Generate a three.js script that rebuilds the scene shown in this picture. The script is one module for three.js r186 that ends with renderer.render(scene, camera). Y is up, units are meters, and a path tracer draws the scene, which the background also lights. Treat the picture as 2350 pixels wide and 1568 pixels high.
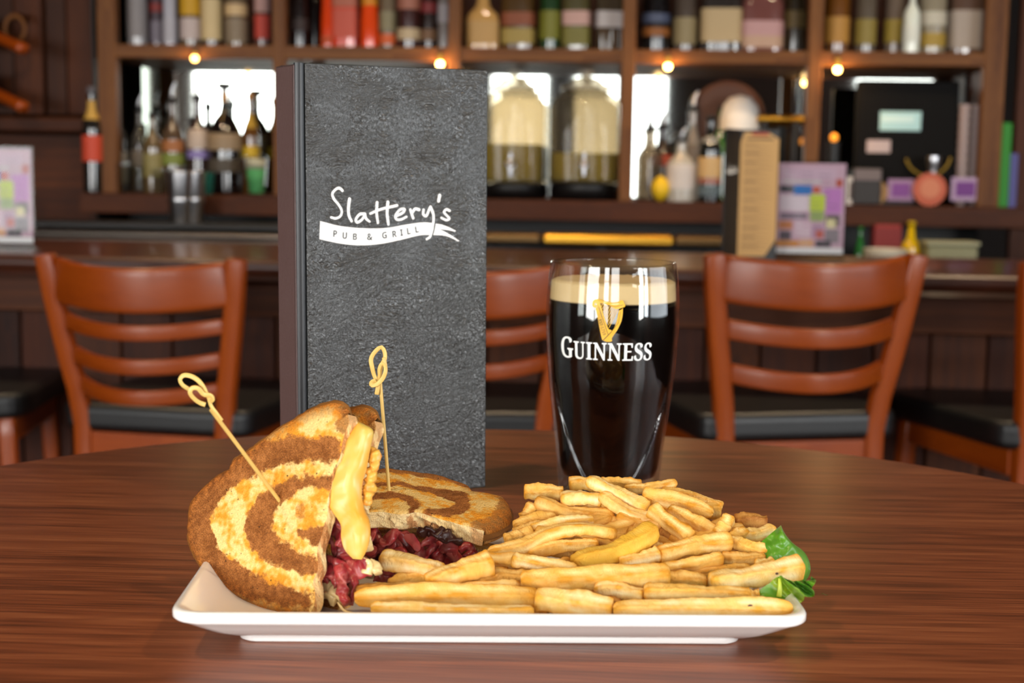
import * as THREE from 'three';
import { RoundedBoxGeometry } from 'three/addons/geometries/RoundedBoxGeometry.js';
import { mergeGeometries, mergeVertices, toCreasedNormals } from 'three/addons/utils/BufferGeometryUtils.js';
import { ImprovedNoise } from 'three/addons/math/ImprovedNoise.js';
import { RectAreaLightUniformsLib } from 'three/addons/lights/RectAreaLightUniformsLib.js';
import { FontLoader } from 'three/addons/loaders/FontLoader.js';

// ---------------------------------------------------------------- camera, sky, daylight, exposure
const F = 3264, CX = 1175, CY = 784;                      // focal length and centre, in pixels of 2350 x 1568
const TABLE = 1.05, EYE = TABLE + 0.2224;                 // heights of the table top and the lens
const scene = new THREE.Scene();
const camera = new THREE.PerspectiveCamera(2 * Math.atan(CY / F) * 180 / Math.PI, 2350 / 1568, 0.05, 60);
camera.rotation.order = 'YXZ';
camera.position.set(0, EYE, 0);
camera.rotation.set(-7 * Math.PI / 180, 0, 0.0148);
camera.focus = 0.78; camera.userData.fStop = 10;
camera.updateMatrixWorld(true);
scene.add(camera);
const renderer = new THREE.WebGLRenderer({ antialias: true });
renderer.toneMapping = THREE.LinearToneMapping;
renderer.toneMappingExposure = 1.1;
renderer.shadowMap.enabled = true;
scene.background = new THREE.Color().setRGB(2.2, 2.3, 2.5);
RectAreaLightUniformsLib.init();
const FRONT_Z = 2.1, RIGHT_X = 3.9;
// daylight at the street windows behind the camera: [centre x, centre y, width, height, radiance]
const WINDOWS = [[-2.6, 1.5, 2.0, 1.35, 14], [-0.78, 1.5, 0.55, 1.35, 10], [0.05, 1.5, 0.85, 1.35, 6], [3.3, 1.5, 0.95, 1.35, 22], [2.27, 2.04, 0.75, 0.27, 10]];
for (const [x, y, w, h, L] of WINDOWS) {
  const a = new THREE.RectAreaLight(new THREE.Color().setRGB(1.0, 0.985, 0.95), L, w - 0.1, h - 0.06);
  a.position.set(x, y, FRONT_Z - 0.03); a.name = 'window_daylight'; scene.add(a);
}
const SIDE_WINDOWS = [[-0.55, 1.5, 2.9, 1.35, 1.8], [1.6, 1.5, 0.7, 1.35, 16]];
const LEFT_WINDOW = [1.35, 1.5, 1.1, 1.35, 3];
{
  const [z, y, w, h, L] = LEFT_WINDOW, a = new THREE.RectAreaLight(new THREE.Color().setRGB(0.92, 1.0, 0.9), L, w - 0.1, h - 0.1);
  a.position.set(-3.9 + 0.03, y, z); a.rotation.y = -Math.PI / 2; a.name = 'window_daylight'; scene.add(a);
}
for (const [z, y, w, h, L] of SIDE_WINDOWS) {
  const a = new THREE.RectAreaLight(new THREE.Color().setRGB(0.86, 0.95, 1.0), L, w - 0.1, h - 0.1);
  a.position.set(RIGHT_X - 0.03, y, z); a.rotation.y = Math.PI / 2; a.name = 'window_daylight'; scene.add(a);
}

// ---------------------------------------------------------------- helpers
const V = (x, y, z) => new THREE.Vector3(x, y, z);
const noise = new ImprovedNoise(), nz = (x, y, z = 0) => noise.noise(x, y, z);
let seed = 7;
const rnd = (a = 0, b = 1) => { seed = (seed * 1664525 + 1013904223) >>> 0; return a + (b - a) * seed / 4294967296; };
const lerp = (a, b, t) => a + (b - a) * t, clamp = (x, a = 0, b = 1) => Math.min(b, Math.max(a, x)), smooth = (a, b, x) => { const t = clamp((x - a) / (b - a)); return t * t * (3 - 2 * t); };
const col = (c) => (c instanceof THREE.Color ? c : new THREE.Color(c));
const toRay = (px, py) => V((px - CX) / F, -(py - CY) / F, -1).applyQuaternion(camera.quaternion);
const Z = (px, py, d) => { const r = toRay(px, py); return camera.position.clone().addScaledVector(r, d / -r.z); };                    // where the sight line is d metres down the room
const onPlane = (px, py, p0, n) => { const r = toRay(px, py); return camera.position.clone().addScaledVector(r, p0.clone().sub(camera.position).dot(n) / r.dot(n)); };
const atHeight = (px, py, h) => onPlane(px, py, V(0, h, 0), V(0, 1, 0));
const used = new Map();
function numbered(name) { const n = used.get(name) ?? 0; used.set(name, n + 1); return n ? name + '_' + String(n).padStart(3, '0') : name; }
function tag(o, label, category, group, kind) {
  if (label) o.userData.label = label;
  if (category) o.userData.category = category;
  if (group) o.userData.group = group;
  if (kind) o.userData.kind = kind;
  return o;
}
function thing(name, label, category, pos = V(0, 0, 0), turn = 0, group) {
  const o = new THREE.Group(); o.name = numbered(name); scene.add(o); o.position.copy(pos); o.rotation.y = turn;
  return tag(o, label, category, group);
}
function mesh(name, geo, mat, parent, label) {
  const g = Array.isArray(geo) ? merge(geo) : geo;
  const m = new THREE.Mesh(g, mat); m.castShadow = m.receiveShadow = true;
  if (!parent || parent === scene) { m.name = numbered(name); scene.add(m); } else {
    let n = 0; for (const c of parent.children) if (c.name.replace(/_\d{3}$/, '') === name) n++;
    m.name = n ? name + '_' + String(n).padStart(3, '0') : name; parent.add(m);
  }
  if (label) m.userData.label = label;
  return m;
}
function merge(list) {
  const gs = list.map((g) => { g = g.index ? g.toNonIndexed() : g; for (const k of Object.keys(g.attributes)) if (!['position', 'normal', 'uv'].includes(k)) g.deleteAttribute(k); return g; });
  return mergeGeometries(gs);
}
// uv in metres, u along the longest axis of the piece
function uvMetres(g, along) {
  g = g.index ? g.toNonIndexed() : g;
  g.computeBoundingBox(); const s = V(0, 0, 0); g.boundingBox.getSize(s);
  const ax = along ?? (s.x >= s.y && s.x >= s.z ? 0 : s.y >= s.z ? 1 : 2), p = g.attributes.position, n = g.attributes.normal, uv = new Float32Array(p.count * 2), off = rnd(0, 3);
  for (let i = 0; i < p.count; i++) {
    const q = [p.getX(i), p.getY(i), p.getZ(i)], m = [Math.abs(n.getX(i)), Math.abs(n.getY(i)), Math.abs(n.getZ(i))];
    const big = m[0] > m[1] && m[0] > m[2] ? 0 : m[1] > m[2] ? 1 : 2, rest = [0, 1, 2].filter((k) => k !== ax && k !== big);
    uv[i * 2] = (big === ax ? q[(ax + 1) % 3] : q[ax]) + off; uv[i * 2 + 1] = q[rest[0]] + off * 0.37 + (big === 0 ? 0.11 : 0);
  }
  g.setAttribute('uv', new THREE.BufferAttribute(uv, 2)); return g;
}
function bx(w, h, d, x = 0, y = 0, z = 0, r = 0.003, along) {
  const g = new RoundedBoxGeometry(w, h, d, 1, Math.min(r, w / 2.1, h / 2.1, d / 2.1)); g.translate(x, y, z); return uvMetres(g, along);
}
function lathe(pts, seg = 32, y0 = 0) { const g = new THREE.LatheGeometry(pts.map(([r, y]) => new THREE.Vector2(Math.max(r, 0.00001), y + y0)), seg); return g; }
function cyl(r0, r1, h, x, y, z, seg = 20) { const g = new THREE.CylinderGeometry(r0, r1, h, seg); g.translate(x, y, z); return g; }
// a bar swept along a curve: w, h half-widths as functions of t, n the superellipse power of its section
function sweep(pts, o = {}) {
  const c = new THREE.CatmullRomCurve3(pts, false, 'centripetal'), S = o.seg ?? 24, R = o.radial ?? 12, up0 = o.up ?? V(0, 1, 0), n = o.n ?? 2.2;
  const w = typeof o.w === 'function' ? o.w : () => o.w, h = typeof o.h === 'function' ? o.h : () => o.h ?? o.w, tw = o.twist ?? (() => 0);
  const pos = [], uv = [], colr = [], idx = [], len = c.getLength(), q = V(0, 0, 0);
  let up = up0.clone();
  const sgn = (x, e) => Math.sign(x) * Math.pow(Math.abs(x), e);
  for (let i = 0; i <= S; i++) {
    const t = i / S, p = c.getPointAt(t), T = c.getTangentAt(t);
    const side = V(0, 0, 0).crossVectors(T, up).normalize(); up = V(0, 0, 0).crossVectors(side, T).normalize();
    const a0 = tw(t), e = Math.cos(a0), f = Math.sin(a0), A = side.clone().multiplyScalar(e).addScaledVector(up, f), B = up.clone().multiplyScalar(e).addScaledVector(side, -f);
    for (let j = 0; j <= R; j++) {
      const a = j / R * Math.PI * 2, x = sgn(Math.cos(a), 2 / n), y = sgn(Math.sin(a), 2 / n);
      q.copy(p).addScaledVector(A, x * w(t)).addScaledVector(B, y * h(t));
      if (o.noise) { const s = o.freq ?? 90, d = nz(q.x * s + (o.seed ?? 0), q.y * s, q.z * s) + 0.5 * nz(q.x * s * 2.3, q.y * s * 2.3 + (o.seed ?? 0), q.z * s * 2.3); q.addScaledVector(A, x * d * o.noise).addScaledVector(B, y * d * o.noise); }
      pos.push(q.x, q.y, q.z); uv.push(t * len, j / R * (w(0.5) + h(0.5)) * 3.2);
      if (o.color) { const k = o.color(t, Math.abs(x * y), q, y); colr.push(k.r, k.g, k.b); }
    }
  }
  for (let i = 0; i < S; i++) for (let j = 0; j < R; j++) { const a = i * (R + 1) + j, b = a + R + 1; idx.push(a, a + 1, b, b, a + 1, b + 1); }
  const M = R + 1;
  for (const e of [0, S]) {
    const p = c.getPointAt(e / S), base = pos.length / 3; pos.push(p.x, p.y, p.z); uv.push(e ? len : 0, 0);
    if (o.color) { const k = o.color(e / S, 0, p, 0); colr.push(k.r, k.g, k.b); }
    for (let j = 0; j < R; j++) { const a = e * M + j; e ? idx.push(base, a, a + 1) : idx.push(base, a + 1, a); }
  }
  const g = new THREE.BufferGeometry(); g.setAttribute('position', new THREE.Float32BufferAttribute(pos, 3)); g.setAttribute('uv', new THREE.Float32BufferAttribute(uv, 2));
  if (o.color) g.setAttribute('color', new THREE.Float32BufferAttribute(colr, 3));
  g.setIndex(idx); g.computeVertexNormals();
  const N = g.attributes.normal;   // close the seam in the normals
  for (let i = 0; i <= S; i++) { const a = i * M, b = a + R, v = V(N.getX(a) + N.getX(b), N.getY(a) + N.getY(b), N.getZ(a) + N.getZ(b)).normalize(); N.setXYZ(a, v.x, v.y, v.z); N.setXYZ(b, v.x, v.y, v.z); }
  return g;
}
// a surface over a grid of points
function gridSurface(fn, nu, nv, color) {
  const pos = [], uv = [], idx = [], cl = [];
  for (let i = 0; i <= nu; i++) for (let j = 0; j <= nv; j++) { const p = fn(i / nu, j / nv); pos.push(p.x, p.y, p.z); uv.push(i / nu, j / nv); if (color) { const k = color(i / nu, j / nv, p); cl.push(k.r, k.g, k.b); } }
  for (let i = 0; i < nu; i++) for (let j = 0; j < nv; j++) { const a = i * (nv + 1) + j, b = a + nv + 1; idx.push(a, b, a + 1, b, b + 1, a + 1); }
  const g = new THREE.BufferGeometry(); g.setAttribute('position', new THREE.Float32BufferAttribute(pos, 3)); g.setAttribute('uv', new THREE.Float32BufferAttribute(uv, 2));
  if (color) g.setAttribute('color', new THREE.Float32BufferAttribute(cl, 3));
  g.setIndex(idx); g.computeVertexNormals(); return g;
}
// textures
function dataTexture(w, h, fn, srgb = true) {
  const d = new Uint8Array(w * h * 4), o = [0, 0, 0];
  for (let y = 0; y < h; y++) for (let x = 0; x < w; x++) { fn(x / w, y / h, o, x, y); const i = (y * w + x) * 4; d[i] = clamp(o[0]) * 255; d[i + 1] = clamp(o[1]) * 255; d[i + 2] = clamp(o[2]) * 255; d[i + 3] = 255; }
  const t = new THREE.DataTexture(d, w, h); t.magFilter = THREE.LinearFilter; t.minFilter = THREE.LinearMipmapLinearFilter; t.wrapS = t.wrapT = THREE.RepeatWrapping; if (srgb) t.colorSpace = THREE.SRGBColorSpace; t.needsUpdate = true; return t;
}
const srgb = (hex) => { const n = parseInt(hex.slice(1), 16); return [(n >> 16) / 255, (n >> 8 & 255) / 255, (n & 255) / 255]; };
function woodTexture(w, h, sizeU, sizeV, dark, mid, light, o = {}) {
  const D = srgb(dark), M = srgb(mid), L = srgb(light), k = o.seed ?? 0, fine = o.fine ?? 1;
  return dataTexture(w, h, (u, v, c) => {
    const x = u * sizeU, y = v * sizeV + (o.slope ?? 0) * x + 0.012 * nz(x * 2.2, v * sizeV * 3, k);
    const broad = nz(x * 0.7 + k, y * 11, k + 2) * 0.7 + nz(x * 1.3, y * 28, k + 4) * 0.5, lines = nz(x * 2.5, y * 150 * fine, k + 6), pore = nz(x * 22, y * 620 * fine, k + 8);
    let s = 0.5 + broad * (o.broad ?? 0.45) + lines * (o.lines ?? 0.28) + pore * (o.pore ?? 0.2);
    const a = s < 0.5 ? D : M, b = s < 0.5 ? M : L, t = clamp(s < 0.5 ? s * 2 : s * 2 - 1);
    for (let i = 0; i < 3; i++) c[i] = lerp(a[i], b[i], t);
  });
}
const std = (o) => new THREE.MeshPhysicalMaterial(o);
const paint = (c, roughness = 0.5, o = {}) => std({ color: col(c), roughness, ...o });
const shared = new Map(), keep = (k, f) => { if (!shared.has(k)) shared.set(k, f()); return shared.get(k); };
const repeat = (t, u, v, ou = 0, ov = 0) => { const c = t.clone(); c.repeat.set(u, v); c.offset.set(ou, ov); c.needsUpdate = true; return c; };

// ---------------------------------------------------------------- materials
const tableTex = woodTexture(2048, 2048, 0.96, 0.96, '#532c18', '#86492c', '#aa6a44', { slope: 0.05, broad: 0.3, lines: 0.34, pore: 0.42, fine: 0.9 });
const darkTex = woodTexture(512, 1024, 0.6, 1, '#2a1208', '#43200c', '#5c3012', { seed: 11, fine: 0.5 });
const shelfTex = woodTexture(512, 512, 0.6, 0.6, '#4a2810', '#68401c', '#7e522a', { seed: 21, fine: 0.4 });
const stoolTex = woodTexture(512, 512, 0.6, 0.6, '#6c2804', '#8a3a06', '#a04a0c', { seed: 31, fine: 0.3, pore: 0.1, lines: 0.15 });
const M = {
  table: std({ map: repeat(tableTex, 1 / 0.96, 1 / 0.96, 0.5, 0.5), roughness: 0.42, clearcoat: 0.35, clearcoatRoughness: 0.28, bumpMap: repeat(tableTex, 1 / 0.96, 1 / 0.96, 0.5, 0.5), bumpScale: 0.00008 }),
  dark: std({ map: repeat(darkTex, 1 / 0.6, 1), roughness: 0.55, specularIntensity: 0.4 }),
  shelf: std({ map: repeat(shelfTex, 1 / 0.6, 1 / 0.6), roughness: 0.5, specularIntensity: 0.4 }),
  stool: std({ map: repeat(stoolTex, 1 / 0.6, 1 / 0.6), roughness: 0.36, specularIntensity: 0.6, clearcoat: 0.25, clearcoatRoughness: 0.2 }),
  bar: std({ map: repeat(darkTex, 1 / 0.6, 1), color: col('#f0d8cc'), roughness: 0.34, clearcoat: 0.18, clearcoatRoughness: 0.1 }),
  black: paint('#0b0a0a', 0.5), blackGloss: paint('#070707', 0.2), vinyl: std({ color: col('#0a0a0b'), roughness: 0.42, clearcoat: 0.08, clearcoatRoughness: 0.3 }),
  wall: paint('#3a2216', 0.8), ceiling: paint('#2c211c', 0.9), white: paint('#f2efe8', 0.5),
  steel: std({ color: col('#c9c9cc'), metalness: 1, roughness: 0.28 }), brass: std({ color: col('#c99a3c'), metalness: 1, roughness: 0.3 }),
  mirror: std({ color: col('#c8cdc8'), metalness: 1, roughness: 0.03 }),
  pane: std({ color: col('#ffffff'), transmission: 1, thickness: 0, roughness: 0, ior: 1.45 }),
  clear: std({ color: col('#f4f6f5'), transmission: 1, thickness: 0, roughness: 0.02, ior: 1.5 }),
  glass: std({ color: col('#ffffff'), transmission: 1, thickness: 0.003, roughness: 0, ior: 1.5 }),
  sheet: std({ color: col('#f4f6f5'), transmission: 1, thickness: 0, roughness: 0.02, ior: 1.4, specularIntensity: 0.2 }),
  matte: std({ color: col('#0b0a0a'), roughness: 0.7, specularIntensity: 0.25 }),
  china: std({ color: col('#f3f1ee'), roughness: 0.22, clearcoat: 0.6, clearcoatRoughness: 0.05 }),
};

// ---------------------------------------------------------------- the room
const structure = (name, geo, mat, parent) => { const m = mesh(name, geo, mat, parent); if (!parent) m.userData.kind = 'structure'; return m; };
const BACK_Z = -5.75, LEFT_X = -3.9, ROOM_H = 3.0;
structure('floor', bx(8.2, 0.1, 8.3, 0, -0.05, -1.8, 0.002, 0), std({ map: repeat(darkTex, 1 / 0.6, 1), roughness: 0.5 }));
structure('ceiling', bx(8.2, 0.12, 8.3, 0, ROOM_H + 0.06, -1.8), M.ceiling);
structure('wall_back', bx(7.8, ROOM_H, 0.15, 0, ROOM_H / 2, BACK_Z - 0.075), paint('#1d110b', 0.8));
function wallWithHoles(name, width, holes) {
  const s = new THREE.Shape([new THREE.Vector2(-width / 2, 0), new THREE.Vector2(width / 2, 0), new THREE.Vector2(width / 2, ROOM_H), new THREE.Vector2(-width / 2, ROOM_H)]);
  for (const [x, y, w, h] of holes) s.holes.push(new THREE.Path([new THREE.Vector2(x - w / 2, y - h / 2), new THREE.Vector2(x - w / 2, y + h / 2), new THREE.Vector2(x + w / 2, y + h / 2), new THREE.Vector2(x + w / 2, y - h / 2)]));
  return structure(name, new THREE.ExtrudeGeometry(s, { depth: 0.15, bevelEnabled: false }), M.wall);
}
wallWithHoles('wall_front', 7.8, WINDOWS).position.set(0, 0, FRONT_Z);
{ const w = wallWithHoles('wall_right', 8.1, SIDE_WINDOWS.map(([z, y, w2, h]) => [-(z + 1.8), y, w2, h])); w.rotation.y = Math.PI / 2; w.position.set(RIGHT_X, 0, -1.8); }
{ const w = wallWithHoles('wall_left', 8.1, [[LEFT_WINDOW[0] + 1.8, LEFT_WINDOW[1], LEFT_WINDOW[2], LEFT_WINDOW[3]]]); w.rotation.y = -Math.PI / 2; w.position.set(LEFT_X, 0, -1.8); }
let windowCount = 0;
function windowUnit(x, y, z, w, h, turn) {
  const g = new THREE.Group(); g.name = 'window_' + (++windowCount); g.userData.kind = 'structure'; g.position.set(x, y, z); g.rotation.y = turn; scene.add(g);
  const t = 0.05;
  mesh('window_frame', [bx(w, t, 0.1, 0, h / 2 - t / 2), bx(w, t, 0.1, 0, -h / 2 + t / 2), bx(t, h - 2 * t, 0.1, -w / 2 + t / 2), bx(t, h - 2 * t, 0.1, w / 2 - t / 2)], M.dark, g);
  const n = Math.max(1, Math.round(w / 0.6));
  for (let i = 1; i < n; i++) mesh('mullion', bx(0.04, h - 2 * t, 0.06, -w / 2 + i * w / n), M.dark, g);
  for (let i = 0; i < n; i++) mesh('pane', bx(w / n - 0.06, h - 2 * t - 0.01, 0.006, -w / 2 + (i + 0.5) * w / n, 0, 0, 0.001), M.pane, g);
}
for (const [x, y, w, h] of WINDOWS) windowUnit(x, y, FRONT_Z + 0.075, w, h, 0);
for (const [z, y, w, h] of SIDE_WINDOWS) windowUnit(RIGHT_X + 0.075, y, z, w, h, Math.PI / 2);
windowUnit(LEFT_X - 0.075, LEFT_WINDOW[1], LEFT_WINDOW[0], LEFT_WINDOW[2], LEFT_WINDOW[3], -Math.PI / 2);
// warm downlights in the ceiling
const DOWN = [[-1.1, -0.3], [1.2, -0.3], [-1.3, -3.2], [0, -3.2], [1.3, -3.2]];
DOWN.forEach(([x, z], i) => {
  const t = thing('ceiling_downlight', ['warm ceiling downlight to the left above the round table', 'warm ceiling downlight to the right above the round table', 'warm ceiling downlight over the left end of the bar', 'warm ceiling downlight over the middle of the bar', 'warm ceiling downlight over the right end of the bar'][i], 'lamp', V(x, ROOM_H, z), 0, 'ceiling downlights');
  mesh('trim_ring', lathe([[0.05, 0], [0.075, 0], [0.078, -0.006], [0.07, -0.012], [0.052, -0.008], [0.05, 0]], 28), M.steel, t);
  mesh('lamp_lens', lathe([[0, -0.004], [0.05, -0.004], [0.05, -0.001], [0, -0.001]], 28), std({ color: col('#fff0d8'), emissive: new THREE.Color().setRGB(4, 2.7, 1.4), emissiveIntensity: 1 }), t);
  const L = new THREE.SpotLight(new THREE.Color().setRGB(1, 0.74, 0.46), i > 1 ? 6 : 5, 0, 0.95, 0.6); L.position.set(x, ROOM_H - 0.03, z); L.target.position.set(x, 0, z + (i > 1 ? -0.5 : -0.3)); L.castShadow = true; L.shadow.radius = 2.5; L.name = 'downlight'; scene.add(L, L.target);
});

// ---------------------------------------------------------------- the round table
const TC = V(-0.005, TABLE, -0.721), TR = 0.477;
{
  const t = thing('pub_table', 'round dark brown wood-grain table that everything in front stands on', 'table', V(TC.x, 0, TC.z));
  const s = new THREE.Shape(); s.absarc(0, 0, TR - 0.004, 0, Math.PI * 2);
  const top = new THREE.ExtrudeGeometry(s, { depth: 0.024, bevelEnabled: true, bevelSize: 0.004, bevelThickness: 0.004, bevelSegments: 4, curveSegments: 128 });
  top.rotateX(-Math.PI / 2); top.translate(0, TABLE - 0.028, 0);
  mesh('tabletop', top, M.table, t);
  mesh('column', cyl(0.045, 0.05, 0.96, 0, 0.54, 0, 24), M.black, t);
  mesh('base_plate', lathe([[0, 0], [0.3, 0], [0.305, 0.012], [0.26, 0.03], [0.07, 0.06], [0, 0.065]], 40), M.black, t);
  mesh('top_plate', bx(0.3, 0.012, 0.3, 0, TABLE - 0.034, 0), M.black, t);
}

// ---------------------------------------------------------------- the platter
function roundedRect(w, d, r, n = 8) {
  const pts = [];
  for (const [sx, sy, a0] of [[1, 1, 0], [-1, 1, 1], [-1, -1, 2], [1, -1, 3]]) for (let i = 0; i <= n; i++) { const a = (a0 + i / n) * Math.PI / 2; pts.push([sx * (w / 2 - r) + Math.cos(a) * r, sy * (d / 2 - r) + Math.sin(a) * r]); }
  return pts;
}
const PLATE_TURN = 0.027, PLATE_W = 0.2895, PLATE_D = 0.168;
const plateFront = atHeight(1128, 1413, TABLE + 0.0226);
const plateC = plateFront.clone().add(V(-Math.sin(PLATE_TURN), 0, -Math.cos(PLATE_TURN)).multiplyScalar(PLATE_D / 2)); plateC.y = TABLE;
{
  const prof = [[0.08, 0.0016], [0.034, 0.0016], [0.031, 0], [0.0285, 0], [0.0268, 0.0012], [0.0266, 0.0042], [0.0245, 0.0047], [0.020, 0.0058], [0.014, 0.0088], [0.008, 0.0128], [0.003, 0.0163], [0.0008, 0.0175], [0, 0.0186], [0, 0.0212], [0.0006, 0.0224], [0.002, 0.0229], [0.0036, 0.0225], [0.005, 0.0212], [0.008, 0.0182], [0.014, 0.0128], [0.020, 0.0096], [0.026, 0.0082], [0.034, 0.0078], [0.06, 0.0076], [0.0835, 0.0076]];
  const pos = [], idx = [], n = 9 * 4;
  prof.forEach(([i, y]) => { for (const [x, z] of roundedRect(PLATE_W - 2 * i, PLATE_D - 2 * i, Math.max(0.0004, Math.min(0.013, Math.max(0.007, 0.013 - i * 0.2), PLATE_D / 2 - i - 0.0001)))) pos.push(x, y, z); });
  for (let k = 0; k + 1 < prof.length; k++) for (let j = 0; j < n; j++) { const a = k * n + j, b = k * n + (j + 1) % n; idx.push(a, a + n, b, b, a + n, b + n); }
  let g = new THREE.BufferGeometry(); g.setAttribute('position', new THREE.Float32BufferAttribute(pos, 3)); g.setIndex(idx); g.computeVertexNormals();
  g.setAttribute('uv', new THREE.Float32BufferAttribute(pos.filter((_, i) => i % 3 !== 1), 2));
  tag(mesh('serving_platter', g, M.china), 'white rectangular china platter holding the sandwich and fries', 'plate');
  const p = scene.getObjectByName('serving_platter'); p.position.copy(plateC); p.rotation.y = PLATE_TURN;
}

// ---------------------------------------------------------------- the menu
const MENU_W = 0.1335, MENU_H = 0.286, menuBase = atHeight(687, 1158, TABLE), MENU_TURN = 0.44;
const menu = thing('menu_cover', 'tall black leather menu standing behind the sandwich, white printed pub logo', 'menu', menuBase);
menu.rotation.order = 'YXZ'; menu.rotation.set(-0.004, MENU_TURN, 0.006); menu.updateMatrixWorld(true);
const menuN = V(0, 0, 1).transformDirection(menu.matrixWorld);
const onMenu = (px, py) => { const p = menu.worldToLocal(onPlane(px, py, menu.localToWorld(V(0, 0, 0.0015)), menuN)); return [p.x, p.y]; };
function drawLogo(x, at, ink, paper) {       // at(crop x, crop y) -> canvas point, in a frame of 2350 x 1175 units
  const P = (a) => at(a[0], a[1]), scale = Math.hypot(at(1000, 0)[0] - at(0, 0)[0], at(1000, 0)[1] - at(0, 0)[1]) / 1000;
  const stroke = (pts, w0, w1) => {
    const c = new THREE.CatmullRomCurve3(pts.map(([a, b]) => V(...P([a, b]), 0)), false, 'centripetal'), n = 60;
    for (let i = 0; i <= n; i++) { const p = c.getPoint(i / n); x.beginPath(); x.arc(p.x, p.y, lerp(w0, w1, i / n) * scale / 2, 0, 7); x.fill(); }
  };
  const poly = (top, bottom) => { x.beginPath(); const c = [top, bottom].map((l) => new THREE.CatmullRomCurve3(l.map((a) => V(...P(a), 0)), false, 'centripetal')); for (let i = 0; i <= 60; i++) { const p = c[0].getPoint(i / 60); i ? x.lineTo(p.x, p.y) : x.moveTo(p.x, p.y); } for (let i = 0; i <= 60; i++) { const p = c[1].getPoint(i / 60); x.lineTo(p.x, p.y); } x.closePath(); x.fill(); };
  x.fillStyle = ink;
  poly([[95, 635], [400, 710], [800, 745], [1100, 738], [1400, 685], [1650, 655], [1800, 668]], [[1770, 845], [1600, 850], [1300, 920], [1000, 980], [700, 1000], [400, 975], [85, 908]]);
  poly([[1790, 668], [1920, 690], [2040, 735], [2135, 785]], [[2110, 795], [2000, 772], [1890, 762], [1780, 760]]);
  poly([[1780, 750], [1890, 762], [2050, 845], [2185, 935]], [[2160, 942], [2060, 890], [1950, 855], [1760, 845]]);
  x.fillStyle = paper; stroke([[1812, 640], [1800, 740], [1770, 850], [1735, 905]], 36, 30);
  x.fillStyle = ink;
  stroke([[430, 180], [395, 148], [350, 148], [280, 225], [300, 300], [375, 395], [420, 490], [400, 560], [330, 596], [262, 582]], 40, 34);
  stroke([[536, 308], [520, 450], [530, 560], [568, 638]], 48, 36);
  stroke([[755, 528], [690, 535], [630, 620], [650, 655], [720, 615], [770, 540]], 40, 36); stroke([[765, 530], [785, 600], [838, 645]], 42, 30);
  stroke([[948, 358], [943, 520], [962, 662]], 44, 36); stroke([[1110, 355], [1100, 520], [1118, 685]], 48, 38); stroke([[848, 525], [1000, 462], [1248, 402]], 34, 40);
  stroke([[1235, 560], [1340, 505], [1360, 460], [1300, 462], [1222, 560], [1240, 610], [1310, 612], [1388, 572]], 40, 34);
  stroke([[1448, 465], [1470, 535], [1490, 592]], 38, 40); stroke([[1480, 505], [1520, 455], [1578, 466]], 38, 42);
  stroke([[1645, 468], [1642, 535], [1682, 560], [1738, 440]], 38, 40); stroke([[1750, 425], [1792, 540], [1786, 700], [1742, 870], [1692, 908]], 44, 32);
  stroke([[1886, 252], [1870, 336]], 50, 46);
  stroke([[2036, 482], [1990, 462], [1952, 500], [2000, 560], [2032, 600], [1990, 622], [1912, 588]], 38, 34);
  x.fillStyle = paper; x.textAlign = 'center'; x.textBaseline = 'middle'; x.font = 'bold ' + (122 * scale) + 'px sans-serif';
  [['P', 318, 828, 3], ['U', 465, 855, 3], ['B', 615, 872, 1], ['&', 838, 874, 0], ['G', 1060, 850, -4], ['R', 1205, 832, -6], ['I', 1315, 810, -8], ['L', 1420, 790, -9], ['L', 1542, 764, -9]].forEach(([c, a, b, r]) => { const [u, v] = P([a, b]); x.save(); x.translate(u, v); x.rotate(r * Math.PI / 180); x.fillText(c, 0, 0); x.restore(); });
}
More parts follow.
